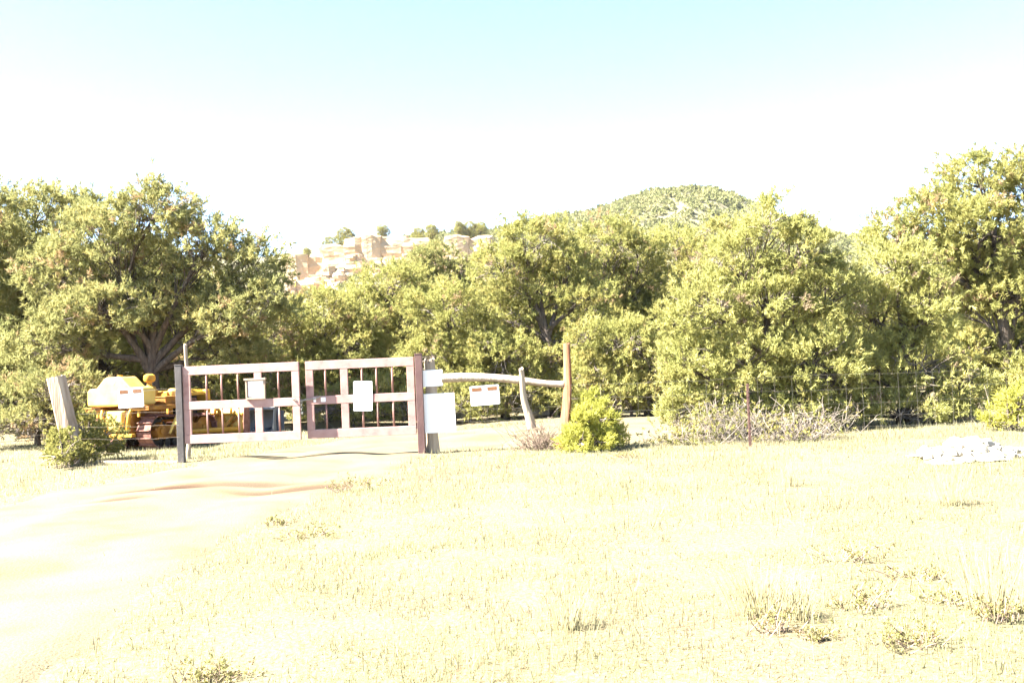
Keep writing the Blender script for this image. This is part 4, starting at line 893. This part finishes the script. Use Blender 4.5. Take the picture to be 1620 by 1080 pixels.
part(MB().box((2.0, 0, .92), (1.1, .40, .56)).box((2.0, -.24, 1.0), (.8, .10, .22)).box((1.75, -.27, .80), (.18, .12, .3)).box((2.25, -.26, .82), (.24, .10, .26)), 'engine', 'black', None, .02)
part(MB().tube([(1.65, -.27, 1.10), (2.4, -.27, 1.10)], .03, 8), 'manifold', 'rust', None, 0, True)
part(MB().tube([(2.15, -.12, 1.30), (2.15, -.12, 1.42), (2.15, -.12, 1.50), (2.12, -.12, 1.62), (2.10, -.12, 1.66)], [.03, .03, .065, .055, .03], 12), 'exhaust', 'rust', None, 0, True)
rad_ = part(MB().box((2.72, 0, .92), (.16, .84, .82)), 'radiator_guard', 'yellow', None, .03)
for k in range(7): part(MB().box((2.806, -.33 + .11 * k, .92), (.02, .05, .66)), 'grille_bar', 'orange_yellow', rad_, 0)
for sy in (-1, 1):
    # side plate with a dark opening, as four strips
    y_ = sy * .44
    part(MB().box((2.28, y_, .93), (.66, .035, .10)).box((2.28, y_, .61), (.66, .035, .13)).box((2.00, y_, .78), (.10, .035, .20)).box((2.54, y_, .78), (.14, .035, .20)), 'side_plate', 'orange_yellow', None, .004)
    part(MB().box((1.72, y_, .72), (.34, .03, .52)), 'belly_side', 'orange_yellow', None, .004)
# bent guard pipe beside the right track
part(MB().tube([(1.02, -.93, 1.08), (.98, -.93, .98), (.92, -.94, .82), (.72, -.95, .55), (.60, -.95, .36)], [.030, .032, .032, .032, .030], 10), 'guard_pipe', 'pale_yellow', None, 0, True)
# push arms and blade
for sy in (-1, 1):
    part(MB().tube([(.95, sy * .96, .36), (2.6, sy * 1.0, .30), (3.15, sy * .98, .28)], [.055, .06, .06], 8).cyl((.95, sy * .88, .36), (.95, sy * 1.05, .36), .08, 12), 'push_arm', 'yellow', None, 0, True)
    part(MB().tube([(2.72, sy * .46, 1.05), (3.0, sy * .55, .72), (3.20, sy * .60, .42)], [.045, .045, .03], 10), 'lift_cylinder', 'yellow', None, 0, True)
bp = [(3.18, .06), (3.24, .06), (3.21, .20), (3.20, .40), (3.23, .70), (3.32, .97), (3.27, .98), (3.17, .71), (3.14, .40), (3.15, .20)]
blade = part(MB().prism(bp, lambda u, v, t: Vector((u, -1.18 + 2.36 * t, v))), 'blade', 'pale_yellow', None, .004)
part(MB().box((3.21, 0, .055), (.03, 2.36, .13), Matrix.Rotation(-.12, 3, 'Y')), 'cutting_edge', 'rust', blade, .003)
for sy in (-1, 1):
    part(MB().prism([(3.10, .04), (3.34, .04), (3.34, .99), (3.14, .99), (3.08, .45)], lambda u, v, t: Vector((u, sy * (1.183 + .022 * t), v))), 'blade_end_plate', 'rust', blade, .002)
    part(MB().tube([(3.12, sy * .55, .22), (3.12, sy * 1.10, .66)], .035, 8), 'blade_brace', 'orange_yellow', blade, 0, True)
    part(MB().tube([(2.55, sy * .98, .36), (3.14, sy * .86, .62)], .03, 8), 'tilt_brace', 'orange_yellow', None, 0, True)
for zq in (.20, .66): part(MB().box((3.125, 0, zq), (.05, 2.3, .05)), 'blade_rib', 'yellow', blade, .004)
for yq in (-.8, -.3, .3, .8): part(MB().box((3.12, yq, .46), (.06, .04, .74)), 'blade_web', 'yellow', blade, .004)

# grey loader bucket beyond the blade
bb = PG(416, 27.4); bb.z = gz1(bb.x, bb.y); K = empty('loader_bucket', bb, math.radians(-6)); tag(K, 'grey curved steel loader bucket resting on the grass behind the gate', 'bucket')
arc = [(-.28, .66)] + [(-.10 + .36 * math.cos(a), .40 + .36 * math.sin(a) * .95) for a in np.linspace(1.9, -1.35, 12)] + [(-.42, .03)]
outer = arc; inner = [(u - .02 if i not in (0, len(arc) - 1) else u, v + (-.02 if i < 6 else .02)) for i, (u, v) in enumerate(arc)][::-1]
MB().prism(outer + inner, lambda u, v, t: Vector((-.42 + .84 * t, u, v))).build('shell', 'grey_steel', K, auto=True)
side = [(u, v) for u, v in arc]
for sx in (-1, 1): MB().prism(side, lambda u, v, t: Vector((sx * (.422 + .02 * t), u, v))).build('side_plate', 'grey_steel', K)
MB().box((0, -.30, .68), (.90, .08, .05)).build('top_lip', 'dark_steel', K, .004)
MB().box((0, -.44, .035), (.90, .12, .025)).build('cutting_edge', 'dark_steel', K, .004)
for sx in (-1, 1): MB().box((sx * .20, -.1, .10), (.05, .40, .10)).build('inner_rib', 'dark_steel', K, .004)
MB().box((.52, .0, .30), (.10, .30, .60)).build('side_bracket', 'dark_steel', K, .01)
print('tris', sum(TRI.values()), TRI)

# ------------------------------------------------------------------ thin dusty air
def haze_mat():
    mt = bpy.data.materials.new('thin_dust_haze'); mt.use_nodes = True; n = mt.node_tree; n.nodes.remove(n.nodes['Principled BSDF'])
    v = n.nodes.new('ShaderNodeVolumePrincipled'); v.inputs['Color'].default_value = (0.92, 0.95, 1, 1); v.inputs['Density'].default_value = 0.00005; v.inputs['Anisotropy'].default_value = 0.2
    n.links.new(v.outputs[0], n.nodes['Material Output'].inputs['Volume']); return mt
M['haze'] = haze_mat()
o = MB().box((0, 0, 0), (5400, 4400, 172)).build('haze', 'haze'); o.location = (0, 1500, 172 / 2 - 30); tag(o, 'thin pale haze in the air over the land', 'haze', kind='stuff')
